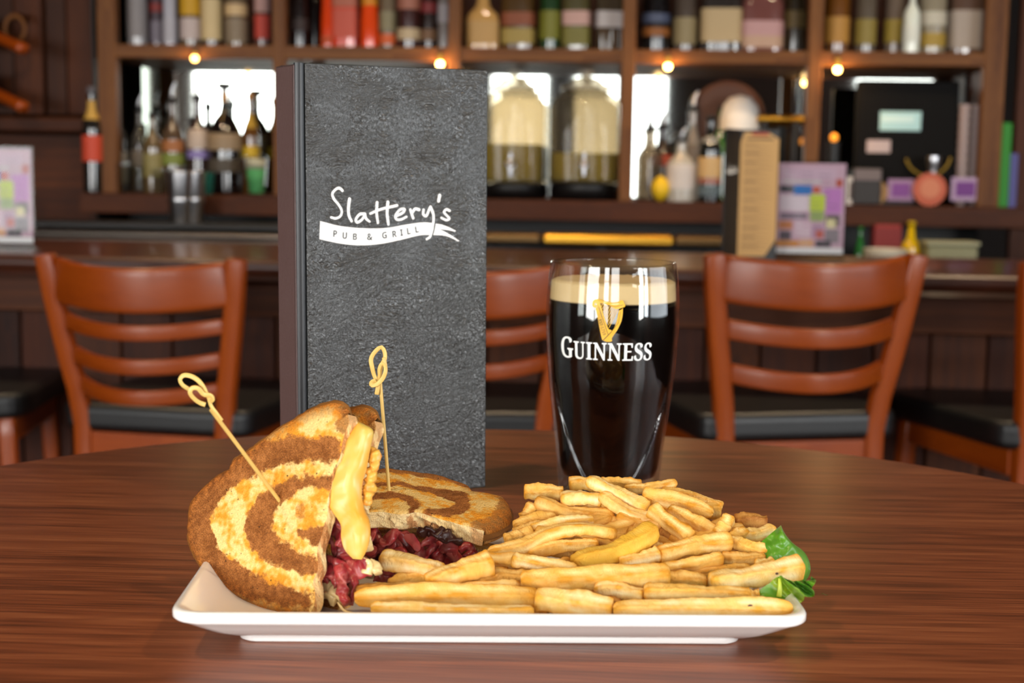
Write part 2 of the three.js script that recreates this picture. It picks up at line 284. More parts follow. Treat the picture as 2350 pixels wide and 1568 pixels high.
{
  const W = 1024, H = 2048, cv = document.createElement('canvas'); cv.width = W; cv.height = H;
  const x = cv.getContext('2d'); x.fillStyle = '#1b1d1c'; x.fillRect(0, 0, W, H);
  drawLogo(x, (a, b) => { const [u, v] = onMenu(720 + a / 6.528, 410 + b / 6.528); return [u / MENU_W * W, (1 - v / MENU_H) * H]; }, '#fbfaf6', '#1c2222');
  const map = new THREE.CanvasTexture(cv); map.colorSpace = THREE.SRGBColorSpace; map.magFilter = THREE.LinearFilter;
  const grain = dataTexture(1024, 2048, (u, v, c) => {
    const a = u * 134, b = v * 286;                                             // millimetres
    const wx = a + 1.2 * nz(a * 0.35, b * 0.35, 3), wy = b + 1.2 * nz(a * 0.35, b * 0.35, 9), tilt = nz(a * 0.02, b * 0.02, 5) * 2;
    const peb = 1 - Math.abs(nz(wx * 1.25 + wy * 0.35 * tilt, wy * 0.62, 1)) * 2.1, peb2 = nz(wx * 2.2, wy * 1.5, 7);
    const fold = Math.pow(1 - Math.abs(nz(a * 0.03 + b * 0.02, b * 0.085 - a * 0.04, 12)), 14);
    c[0] = c[1] = c[2] = clamp(0.4 + peb * 0.34 + peb2 * 0.26 - fold * 0.25);
  }, false);
  const leather = std({ map, bumpMap: grain, bumpScale: 0.00055, roughness: 0.3, ior: 1.75 });
  const plain = std({ color: col('#141415'), bumpMap: repeat(grain, 7.2, 3.5), bumpScale: 0.0004, roughness: 0.45 });
  const uvCover = (g) => { const p = g.attributes.position, uv = new Float32Array(p.count * 2); for (let i = 0; i < p.count; i++) { uv[2 * i] = p.getX(i) / MENU_W; uv[2 * i + 1] = p.getY(i) / MENU_H; } g.setAttribute('uv', new THREE.BufferAttribute(uv, 2)); return g; };
  mesh('front_cover', uvCover(bx(MENU_W - 0.0062, MENU_H, 0.003, 0.0062 + (MENU_W - 0.0062) / 2, MENU_H / 2, 0, 0.0008)), leather, menu, 'black grained leather front with white logo');
  mesh('hinge', sweep([V(0.0028, 0, -0.0006), V(0.0028, MENU_H / 2, -0.0006), V(0.0028, MENU_H, -0.0006)], { w: 0.0034, h: 0.0024, up: V(0, 0, 1), seg: 6, radial: 12 }), std({ color: col('#191a1d'), roughness: 0.38 }), menu);
  const sp = bx(0.0026, MENU_H - 0.001, 0.0285, 0, MENU_H / 2 - 0.0005, -0.014, 0.001); sp.rotateY(0.12);
  mesh('spine', sp, std({ color: col('#54403e'), bumpMap: repeat(grain, 7.2, 3.5), bumpScale: 0.0004, roughness: 0.5 }), menu);
  mesh('back_cover', bx(MENU_W - 0.002, MENU_H, 0.003, MENU_W / 2 - 0.002, MENU_H / 2, -0.0295, 0.0008), plain, menu);
  mesh('page_block', bx(MENU_W - 0.012, MENU_H - 0.012, 0.004, MENU_W / 2, MENU_H / 2 - 0.002, -0.0255, 0.0005), paint('#cfc4ae', 0.8), menu);
}

// ---------------------------------------------------------------- the pint of stout
const GC = atHeight(1396, 1128, TABLE), PH0 = Math.atan2(-GC.x, -GC.z);
const OUT = [[0.0338, 0], [0.0343, 0.002], [0.0350, 0.0127], [0.0368, 0.0289], [0.0380, 0.0397], [0.0401, 0.0558], [0.0413, 0.0666], [0.0426, 0.0774], [0.0435, 0.0882], [0.0447, 0.1043], [0.0452, 0.1151], [0.0453, 0.1227], [0.0450, 0.1334], [0.0441, 0.1474], [0.0427, 0.1582]];
const outR = (h) => { for (let i = 1; i < OUT.length; i++) if (h <= OUT[i][1]) { const a = OUT[Math.max(0, i - 2)], b = OUT[i - 1], c = OUT[i], d = OUT[Math.min(OUT.length - 1, i + 1)], t = (h - b[1]) / (c[1] - b[1]); const m0 = i > 1 ? (c[0] - a[0]) / (c[1] - a[1]) : (c[0] - b[0]) / (c[1] - b[1]), m1 = (d[0] - b[0]) / (d[1] - b[1]), L = c[1] - b[1]; return (2 * t ** 3 - 3 * t * t + 1) * b[0] + (t ** 3 - 2 * t * t + t) * L * m0 + (-2 * t ** 3 + 3 * t * t) * c[0] + (t ** 3 - t * t) * L * m1; } return OUT[OUT.length - 1][0]; };
const pint = thing('beer_glass', 'tall tulip pint glass of black stout with cream foam head', 'glass', GC);
{
  const groove = (th, h) => { if (h > 0.085) return 0; const tc = 1.08 * Math.sqrt(clamp((h - 0.003) / 0.064)), r = outR(h), d = (Math.abs(th) - tc) * r; return -0.0018 * (1 - smooth(-0.0013, 0.0013, d)) * (1 - smooth(0.05, 0.085, h)) * smooth(0, 0.006, h); };
  const rows = [];
  for (let i = 0; i <= 240; i++) { const h = 0.1582 * i / 240; rows.push([outR(h), h, 1]); }
  rows.push([0.0425, 0.1592, 0], [0.0417, 0.1597, 0], [0.0409, 0.1592, 0], [0.0406, 0.158, 0]);
  for (let i = 1; i <= 30; i++) { const h = lerp(0.158, 0.02, i / 30); rows.push([outR(h) - lerp(0.0021, 0.0013, smooth(0.15, 0.147, h)), h, 0]); }
  rows.push([0.0325, 0.0135, 0], [0.018, 0.0115, 0], [0.00002, 0.011, 0]);
  rows.unshift([0.00002, 0.003, 0], [0.024, 0.0025, 0], [0.029, 0.0004, 0], [0.0325, 0, 0]);
  const N = 260, pos = [], uv = [], idx = [];
  rows.forEach(([r, h, o]) => { for (let j = 0; j <= N; j++) { const th = -Math.PI + 2 * Math.PI * j / N, q = r + (o ? groove(th, h) : 0); pos.push(Math.sin(PH0 + th) * q, h, Math.cos(PH0 + th) * q); uv.push(th * 0.044, h); } });
  for (let i = 0; i + 1 < rows.length; i++) for (let j = 0; j < N; j++) { const a = i * (N + 1) + j, b = a + N + 1; idx.push(a, a + 1, b, b, a + 1, b + 1); }
  const g = new THREE.BufferGeometry(); g.setAttribute('position', new THREE.Float32BufferAttribute(pos, 3)); g.setAttribute('uv', new THREE.Float32BufferAttribute(uv, 2)); g.setIndex(idx); g.computeVertexNormals();
  mesh('glass_wall', g, M.clear, pint, 'clear curved glass');
  const inner = (h) => outR(h) - 0.0021;
  const body = [[0, 0.0112], [0.018, 0.0117], [0.0322, 0.0137]]; for (let i = 0; i <= 24; i++) { const h = lerp(0.018, 0.1338, i / 24); body.push([inner(h), h]); } body.push([0, 0.1338]);
  mesh('stout', lathe(body, 72), std({ color: new THREE.Color().setRGB(0.0012, 0.0005, 0.0004), roughness: 0.2, specularIntensity: 0.2 }), pint, 'black beer');
  const head = [[0, 0.1335]]; for (let i = 0; i <= 10; i++) { const h = lerp(0.1335, 0.1462, i / 10); head.push([inner(h), h]); } head.push([0.0395, 0.1475], [0.037, 0.148], [0.02, 0.1478], [0, 0.1478]);
  const fg = lathe(head, 72), fp = fg.attributes.position; for (let i = 0; i < fp.count; i++) if (fp.getY(i) > 0.147) fp.setY(i, fp.getY(i) + 0.0007 * nz(fp.getX(i) * 200, fp.getZ(i) * 200));
  fg.computeVertexNormals();
  mesh('foam_head', fg, std({ color: col('#f2cf9a'), roughness: 0.75 }), pint, 'cream coloured foam');
}
// print on the glass: a point of the picture's frame onto the outer wall
const onGlass = (px, py, lift = 0.00018) => {
  const d = toRay(px, py).normalize(), o = camera.position.clone().sub(GC); let h = 0.1, p = V(0, 0, 0);
  for (let k = 0; k < 6; k++) { const r = outR(h) + lift, a = d.x * d.x + d.z * d.z, b = 2 * (o.x * d.x + o.z * d.z), c = o.x * o.x + o.z * o.z - r * r, t = (-b - Math.sqrt(Math.max(0, b * b - 4 * a * c))) / (2 * a); p = o.clone().addScaledVector(d, t); h = p.y; }
  return p;
};
const wallPoint = (th, h, lift = 0.00018) => V(Math.sin(PH0 + th) * (outR(h) + lift), h, Math.cos(PH0 + th) * (outR(h) + lift));
const wrapOnto = (geo, fn) => { const p = geo.attributes.position; for (let i = 0; i < p.count; i++) { const q = fn(p.getX(i), p.getY(i)); p.setXYZ(i, q.x, q.y, q.z); } geo.computeVertexNormals(); return geo; };
const serif = await new FontLoader().loadAsync('fonts/droid/droid_serif_bold.typeface.json');
const sans = await new FontLoader().loadAsync('fonts/droid/droid_sans_regular.typeface.json');
{
  const printWhite = paint('#eef1ee', 0.4), gold = paint('#e2ac1c', 0.4), ink = paint('#0a0806', 0.5);
  const L = onGlass(1289, 822), R = onGlass(1494, 827), ang = (p) => { let a = Math.atan2(p.x, p.z) - PH0; return Math.atan2(Math.sin(a), Math.cos(a)); };
  const th0 = ang(L), th1 = ang(R), base = onGlass(1405, 828).y, top = onGlass(1405, 788).y, topG = onGlass(1310, 774).y;
  const letters = 'GUINNESS', geos = []; let w = 0; const adv = [], capBox = new THREE.ShapeGeometry(serif.generateShapes('I', 1)); capBox.computeBoundingBox(); const CAP = capBox.boundingBox.max.y;
  for (let i = 0; i < letters.length; i++) { const s = i ? 1 : 1.3, sh = serif.generateShapes(letters[i], 1), g = new THREE.ShapeGeometry(sh, 5); g.computeBoundingBox(); const b = g.boundingBox; adv.push([g, s, w, b.min.x, b.max.x - b.min.x, b.max.y]); w += (b.max.x - b.min.x) * s * 0.92 + (i === 0 ? 0.04 : 0.075); }
  for (const [g, s, x0, bx0, bw, bh] of adv) geos.push(wrapOnto(g, (x, y) => wallPoint(lerp(th0, th1, (x0 + (x - bx0) * s * 0.92) / (w - 0.075)), lerp(base, s > 1 ? topG : top, y / CAP))));
  mesh('lettering', geos, printWhite, pint, 'white serif capitals');
  const H = (pts) => new THREE.Shape(new THREE.SplineCurve(pts.map(([a, b]) => new THREE.Vector2(a, b))).getPoints(pts.length * 6));
  const px4 = (a, b, l) => onGlass(1270 + a / 8.712, 670 + b / 8.712, l);
  const shape = (pts, l, holes = []) => { const s = H(pts); s.holes.push(...holes); return wrapOnto(new THREE.ShapeGeometry(s, 8), (a, b) => px4(a, b, l)); };
  const flip = (g) => { if (g.index) { const i = g.index.array; for (let k = 0; k < i.length; k += 3) [i[k], i[k + 1]] = [i[k + 1], i[k]]; } g.computeVertexNormals(); return g; };
  const hole = new THREE.Path(); hole.absarc(845, 248, 20, 0, 7, true);
  const bar = (x0, y0, x1, y1, t, l) => { const n = 6, dx = x1 - x0, dy = y1 - y0, k = Math.hypot(dx, dy), ox = -dy / k * t / 2, oy = dx / k * t / 2; return flip(gridSurface((u, v) => px4(lerp(x0, x1, u) + ox * (v * 2 - 1), lerp(y0, y1, u) + oy * (v * 2 - 1), l), n, 1)); };
  const parts = [
    shape([[775, 250], [785, 195], [815, 160], [870, 145], [940, 152], [1050, 190], [1180, 216], [1280, 208], [1350, 172], [1395, 178], [1412, 220], [1436, 268], [1425, 300], [1370, 318], [1300, 342], [1230, 335], [1140, 290], [1060, 250], [980, 225], [925, 225], [885, 270], [862, 308], [820, 316], [786, 290], [775, 250]], 0.0002, [hole]),
    shape([[842, 330], [885, 285], [905, 215], [935, 235], [965, 330], [1010, 480], [1060, 630], [1105, 740], [1165, 778], [1100, 862], [990, 962], [965, 925], [920, 720], [880, 500], [842, 330]], 0.00018),
    shape([[1308, 375], [1372, 345], [1388, 320], [1385, 440], [1360, 580], [1290, 740], [1210, 860], [1168, 930], [1168, 985], [1100, 1000], [1025, 985], [1000, 955], [1110, 850], [1190, 760], [1250, 640], [1285, 500], [1308, 375]], 0.00018)].map(flip);
  for (let i = 0; i < 10; i++) parts.push(bar(lerp(985, 1290, i / 9), lerp(238, 352, i / 9), lerp(958, 1112, i / 9), lerp(300, 716, i / 9), 12, 0.0002));
  mesh('harp_emblem', parts, gold, pint, 'gold harp');
  const lines = [bar(905, 300, 1095, 860, 9, 0.0003), bar(1000, 962, 1160, 800, 12, 0.0003), bar(1155, 800, 1300, 620, 7, 0.0003), bar(1300, 620, 1340, 400, 6, 0.0003), bar(1070, 262, 1240, 300, 8, 0.0003), bar(1240, 300, 1390, 262, 8, 0.0003)];
  const small = new THREE.ShapeGeometry(sans.generateShapes('EST·1759', 62), 3);
  lines.push(flip(wrapOnto(small, (a, b) => { const u = a, v = b, c = Math.cos(1.28), s = Math.sin(1.28); return px4(900 + u * c * 0.95 + v * s, 560 + u * s * 0.95 - v * c, 0.0003); })));
  mesh('emblem_lines', lines, ink, pint, 'thin dark lines and date on the harp');
}

// ---------------------------------------------------------------- the sandwich halves
const c5 = (a) => a.map(([x, y]) => [380 + x / 2.177, 780 + y / 2.177]), cR = (a) => a.map(([x, y]) => [700 + x / 4.48, 1080 + y / 4.48]), c7 = (a) => a.map(([x, y]) => [1150 + x / 3.133, 1050 + y / 3.133]), c6 = (a) => a.map(([x, y]) => [740 + x / 2.852, 950 + y / 2.852]);
const curve2 = (pts, n) => new THREE.CatmullRomCurve3(pts.map(([x, y]) => V(x, y, 0)), false, 'centripetal').getPoints(n).map((p) => [p.x, p.y]);
function breadFrame(p0, n) { const ex = V(0, 1, 0).cross(n).normalize(), ey = n.clone().cross(ex); return { p0, n, ex, ey, to2: (px, py) => { const q = onPlane(px, py, p0, n).sub(p0); return [q.dot(ex), q.dot(ey)]; }, to3: (x, y, z) => p0.clone().addScaledVector(ex, x).addScaledVector(ey, y).addScaledVector(n, z) }; }
const crustTex = dataTexture(512, 128, (u, v, c) => { const a = u * 60, b = v * 8, k = 0.5 + 0.5 * nz(a * 0.6, b * 0.6, 2) + 0.35 * nz(a * 2, b * 2, 5) + 0.2 * nz(a * 7, b * 7, 8), A = srgb('#a05a1c'), B = srgb('#eba646'); const t = clamp(k - 0.15 + 0.4 * Math.sin(v * Math.PI) * 0.6); for (let i = 0; i < 3; i++) c[i] = lerp(A[i], B[i], t); });
const crumbBump = dataTexture(512, 512, (u, v, c) => { const k = nz(u * 40, v * 40, 1) * 0.5 + nz(u * 90, v * 90, 3) * 0.35 + nz(u * 200, v * 200, 6) * 0.25; c[0] = c[1] = c[2] = clamp(0.5 + k * 0.6); }, false);
function bread(fr, arcPx, cutPx, thick, bands, o = {}) {
  const arc = curve2(arcPx, 100).map((p) => fr.to2(...p)), cut = curve2(cutPx, 56).map((p) => fr.to2(...p));
  const P = [...arc, ...cut.slice(1, -1)], isCut = P.map((_, i) => i >= arc.length - 1 || i === 0), N = P.length;
  let minX = 1, maxX = -1, minY = 1, maxY = -1; for (const [x, y] of P) { minX = Math.min(minX, x); maxX = Math.max(maxX, x); minY = Math.min(minY, y); maxY = Math.max(maxY, y); }
  minX -= 0.004; minY -= 0.004; const size = Math.max(maxX - minX, maxY - minY) + 0.004, cx = P.reduce((s, p) => s + p[0], 0) / N, cy = P.reduce((s, p) => s + p[1], 0) / N;
  const S = 1024, cv = document.createElement('canvas'); cv.width = cv.height = S; const x = cv.getContext('2d');
  const at = (px, py) => { const [a, b] = fr.to2(px, py); return [(a - minX) / size * S, (1 - (b - minY) / size) * S]; };
  x.fillStyle = '#000'; x.fillRect(0, 0, S, S);
  for (const [shade, pts] of bands) { x.fillStyle = shade; x.beginPath(); curve2(pts.concat([pts[0]]), 120).forEach((p, i) => { const [a, b] = at(...p); i ? x.lineTo(a, b) : x.moveTo(a, b); }); x.fill(); }
  // distance to the crust, painted as ever narrower strokes in the green channel
  const img = x.getImageData(0, 0, S, S).data, edge = document.createElement('canvas'); edge.width = edge.height = S; const e = edge.getContext('2d'); e.fillStyle = '#000'; e.fillRect(0, 0, S, S); e.lineJoin = 'round';
  for (let k = 16; k >= 1; k--) { const g = Math.round(255 * (1 - k / 17)); e.strokeStyle = `rgb(${g},${g},${g})`; e.lineWidth = k / 16 * 0.016 / size * S; e.beginPath(); arc.forEach(([a, b], i) => { const u = (a - minX) / size * S, v = (1 - (b - minY) / size) * S; i ? e.lineTo(u, v) : e.moveTo(u, v); }); e.stroke(); }
  const ed = e.getImageData(0, 0, S, S).data;
  const tex = (light, gold, brown, burnt, crust, toast) => { const A = srgb(light), G = srgb(gold), B = srgb(brown), D = srgb(burnt), K = srgb(crust);
    return dataTexture(S, S, (u, v, c, X, Y) => {
      const m = size * 1000, a = u * m, b = v * m; let s = 0;
      const wx = 26 * nz(a * 0.16, b * 0.16, 4) + 13 * nz(a * 0.55, b * 0.55, 6) + 9 * nz(a * 1.9, b * 1.9, 8), wy = 26 * nz(a * 0.16, b * 0.16, 14) + 13 * nz(a * 0.55, b * 0.55, 16) + 9 * nz(a * 1.9, b * 1.9, 18);
      for (const [i, j] of [[0, 0], [7, 2], [-6, 5], [2, -8], [-3, -4]]) { const qx = clamp(Math.round(X + i + wx), 0, S - 1), qy = clamp(Math.round(S - 1 - (Y + j + wy)), 0, S - 1); s += img[(qy * S + qx) * 4] / 1275; }
      const rim = ed[((S - 1 - Y) * S + X) * 4] / 255, low = nz(a * 0.085, b * 0.085, 21), mid = nz(a * 0.35, b * 0.35, 23), fine = nz(a * 1.6, b * 1.6, 25), dot = nz(a * 3.6, b * 3.6, 27);
      const tg = clamp(toast * (0.35 + low * 1.5 + mid * 0.9)), tb = clamp(0.45 + low * 0.5 + mid * 0.5 + fine * 0.5);
      for (let i = 0; i < 3; i++) { const l = lerp(A[i], G[i], tg) * (1 + fine * 0.1 + dot * 0.06), d = lerp(D[i], B[i], tb) * (1 + dot * 0.35 + fine * 0.15); c[i] = lerp(lerp(l, d, s), K[i] * (0.9 + fine * 0.3 + mid * 0.35), rim * 0.85 * (o.rim ?? 1)); }
      if (nz(a * 0.55, b * 0.55, 31) > 0.62) for (let i = 0; i < 3; i++) c[i] *= 0.45;
    }); };
  const toastMap = tex(o.light ?? '#f8d286', '#e99a2a', '#b4733a', '#7c4618', '#a55c1c', 1), crumbMap = keep('none' + arcPx[0], () => tex('#ffdfa4', '#f6cc88', '#d89c64', '#c8905c', '#d09448', 0.6));
  const mats = { face: std({ map: toastMap, bumpMap: repeat(crumbBump, 2.2, 2.2), bumpScale: 0.0012, roughness: 0.66, specularIntensity: 0.5 }), crumb: std({ map: crumbMap, bumpMap: repeat(crumbBump, 3, 3), bumpScale: 0.0008, roughness: 0.9, specularIntensity: 0.3 }), crust: std({ map: repeat(crustTex, 1 / 0.1, 1 / 0.02), bumpMap: repeat(crumbBump, 30, 30), bumpScale: 0.001, roughness: 0.55 }) };
  // geometry: one slice from depth z0 (towards the sight) to z0 - thick
  const build = (z0, grow = 0, bend = () => 0) => {
    const uvOf = (a, b) => [(a - minX) / size, (b - minY) / size], rr = [0.001, 0.12, 0.25, 0.38, 0.5, 0.62, 0.74, 0.84, 0.91, 0.955, 0.985, 1];
    const face = (front) => gridSurface((u, v) => {
      const j = Math.round(u * N) % N, r = rr[Math.round(v * (rr.length - 1))], g = grow, px = P[j][0] + (P[j][0] - cx) / Math.hypot(P[j][0] - cx, P[j][1] - cy) * g * (isCut[j] ? 0.2 : 1), py = P[j][1] + (P[j][1] - cy) / Math.hypot(P[j][0] - cx, P[j][1] - cy) * g * (isCut[j] ? 0.2 : 1);
      const X = cx + (px - cx) * r, Y = cy + (py - cy) * r, k = clamp((r - 0.86) / 0.14), drop = (isCut[j] ? 0.0012 : 0.0035) * (1 - Math.sqrt(1 - k * k));
      const ww = 0.0006 * nz(X * 120, Y * 120, 3) + 0.0012 * nz(X * 35, Y * 35, 8) * r;
      return fr.to3(X, Y, front ? z0 + bend(X, Y) - drop + ww : z0 + bend(X, Y) - thick + drop + ww);
    }, N, rr.length - 1);
    const fixUV = (g) => { const p = g.attributes.position, q = V(0, 0, 0); for (let i = 0; i < p.count; i++) { q.fromBufferAttribute(p, i).sub(fr.p0); g.attributes.uv.setXY(i, ...uvOf(q.dot(fr.ex), q.dot(fr.ey))); } return g; };
    const sideOf = (wantCut) => {
      const ids = []; for (let i = 0; i < N; i++) if (isCut[i] === wantCut || isCut[(i + 1) % N] === wantCut && !wantCut) ids.push(i);
      const list = wantCut ? [...Array(N - arc.length + 2).keys()].map((k) => (arc.length - 1 + k) % N) : [...Array(arc.length).keys()];
      let run = 0; const along = list.map((id, i) => (run += i ? Math.hypot(P[id][0] - P[list[i - 1]][0], P[id][1] - P[list[i - 1]][1]) : 0));
      return gridSurface((u, v) => {
        const j = list[Math.round(u * (list.length - 1))], d = Math.hypot(P[j][0] - cx, P[j][1] - cy), dx = (P[j][0] - cx) / d, dy = (P[j][1] - cy) / d, e0 = wantCut ? 0.0012 : 0.0035;
        const bulge = grow * (wantCut ? 0.2 : 1) + (wantCut ? (o.rag ?? 1) * Math.sqrt(Math.max(0, Math.sin(Math.PI * u))) * (0.0016 * nz(P[j][0] * 260, P[j][1] * 260 + v * 3, v * 4) + 0.0013 * nz(P[j][0] * 420, P[j][1] * 420, v * 6 + 3)) + 0.0012 * Math.min(1, 8 * u * (1 - u)) * nz(P[j][0] * 700, v * 9, P[j][1] * 700) : Math.min(1, 14 * u * (1 - u)) * (0.0016 * Math.sin(v * Math.PI) + 0.0009 * nz(P[j][0] * 300, P[j][1] * 300, v * 3))) * (v > 0.01 && v < 0.99 ? 1 : 0);
        const X = P[j][0] + dx * bulge, Y = P[j][1] + dy * bulge, w0 = 0.0006 * nz(X * 120, Y * 120, 3) + 0.0012 * nz(X * 35, Y * 35, 8);
        return fr.to3(X, Y, z0 + bend(X, Y) + w0 - lerp(e0, thick - e0, v));
      }, list.length - 1, 8);
    };
    const side = sideOf(false), cutG = sideOf(true);
    return { face: fixUV(face(true)), back: fixUV(face(false)), side, cut: (() => { const p = cutG.attributes.position, q = V(0, 0, 0); for (let i = 0; i < p.count; i++) { q.fromBufferAttribute(p, i).sub(fr.p0); const a = q.dot(fr.ex), b = q.dot(fr.ey); cutG.attributes.uv.setXY(i, ...uvOf(cx + (a - cx) * 0.975 + (i % 9 - 4) * 0.0004, cy + (b - cy) * 0.94 + (i % 9 - 4) * 0.0009 + 0.0012 * nz(a * 300, b * 300, (i % 9) * 0.4))); } return cutG; })() };
  };
  const put = (name, g, parent, base, label) => {
    const s = new THREE.Group(); let n = 0; for (const c of parent.children) if (c.name.startsWith(name)) n++; s.name = n ? name + '_' + String(n).padStart(3, '0') : name; parent.add(s); if (label) s.userData.label = label;
    for (const k of ['face', 'back', 'side', 'cut']) g[k].translate(-base.x, -base.y, -base.z);
    mesh('toasted_face', g.face, mats.face, s); mesh('inner_face', g.back, mats.crumb, s); mesh('crust', g.side, mats.crust, s); mesh('cut_crumb', g.cut, mats.crumb, s);
  };
  return { build, put, arc, cut };
}
const rel = (g, b) => { g.translate(-b.x, -b.y, -b.z); return g; };
const meatColor = (k) => (t, e, q) => { const f = nz(q.x * 120 + k, q.y * 120, q.z * 120), s = Math.pow(1 - Math.abs(nz(q.x * 210 + k, q.y * 260, q.z * 210)), 7), d = nz(q.x * 60, q.y * 60 + k, q.z * 60), c = new THREE.Color().setRGB(0.32 + f * 0.16, 0.022 + f * 0.015, 0.028 + f * 0.018); c.lerp(new THREE.Color().setRGB(0.62, 0.26, 0.2), clamp(s * 0.4)); c.lerp(new THREE.Color().setRGB(0.045, 0.006, 0.008), clamp(d * 1.6)); return c; };
const meatMat = std({ vertexColors: true, roughness: 0.35, specularIntensity: 0.6, clearcoat: 0.25, clearcoatRoughness: 0.2 });
const cheeseMat = std({ color: col('#f3c652'), roughness: 0.3, clearcoat: 0.5, clearcoatRoughness: 0.15 }), krautMat = std({ color: col('#e9cf93'), roughness: 0.35, clearcoat: 0.4 }), drippy = std({ vertexColors: true, roughness: 0.38, specularIntensity: 0.7, clearcoat: 0.2, clearcoatRoughness: 0.25 });

// left half: stands on its crust, toasted face to the front left, cut side to the right
const frL = breadFrame(Z(708, 1408, 0.652), V(-0.545, 0.30, 0.785).normalize());
const arcL = c5([[905, 372], [880, 330], [830, 308], [770, 318], [700, 345], [620, 392], [520, 455], [430, 525], [375, 565], [325, 592], [306, 622], [300, 644], [250, 668], [190, 715], [140, 765], [108, 815], [94, 880], [92, 950], [104, 1020], [130, 1085], [165, 1145], [215, 1205], [290, 1252], [360, 1295], [450, 1342], [560, 1368], [640, 1374], [712, 1374]]);
const cutL = c5([[712, 1374], [735, 1318], [738, 1250], [728, 1205], [752, 1150], [748, 1060], [770, 985], [782, 940], [800, 885], [802, 800], [820, 720], [826, 655], [858, 590], [872, 520], [888, 460], [912, 410], [905, 372]]);
const loafL = bread(frL, arcL, cutL, 0.0088, [
  ['#fff', c5([[300, 610], [420, 545], [520, 500], [620, 488], [750, 490], [855, 505], [870, 560], [835, 605], [720, 605], [600, 622], [500, 655], [410, 700], [320, 748], [262, 820], [222, 915], [240, 1000], [300, 1080], [380, 1140], [500, 1200], [610, 1240], [720, 1268], [725, 1330], [600, 1330], [450, 1305], [300, 1240], [170, 1140], [90, 1000], [80, 860], [130, 740], [220, 670]])],
  ['#fff', c5([[835, 688], [720, 682], [610, 705], [520, 750], [455, 805], [412, 870], [400, 950], [410, 1015], [450, 1070], [520, 1112], [600, 1148], [700, 1172], [760, 1150], [758, 1095], [700, 1072], [640, 1042], [575, 1000], [540, 945], [530, 895], [560, 850], [580, 815], [640, 775], [720, 742], [825, 752]])],
  ['#fff', c5([[655, 950], [700, 935], [790, 950], [775, 1010], [735, 1022], [680, 995]])],
  ['#777', c5([[640, 850], [680, 820], [700, 860], [660, 900]])],
  ['#aaa', c5([[845, 330], [920, 360], [915, 410], [880, 460], [850, 410], [870, 380]])]]);
const baseL = V(0, 0, 0).copy(frL.to3(-0.03, 0.0, -0.02)); baseL.y = TABLE + 0.009;
const leftHalf = thing('sandwich_half', 'toasted marble rye sandwich half standing on edge, yellow cheese oozing from its cut side', 'sandwich', baseL);
const bulgeL = (x, y) => 0.0035 * smooth(-0.07, 0, x) * smooth(0, 0.06, y);
loafL.put('bread_slice', loafL.build(0), leftHalf, baseL, 'front slice with a yellow and brown swirl');
loafL.put('bread_slice', loafL.build(-0.0205, 0.0015), leftHalf, baseL, 'rear slice');
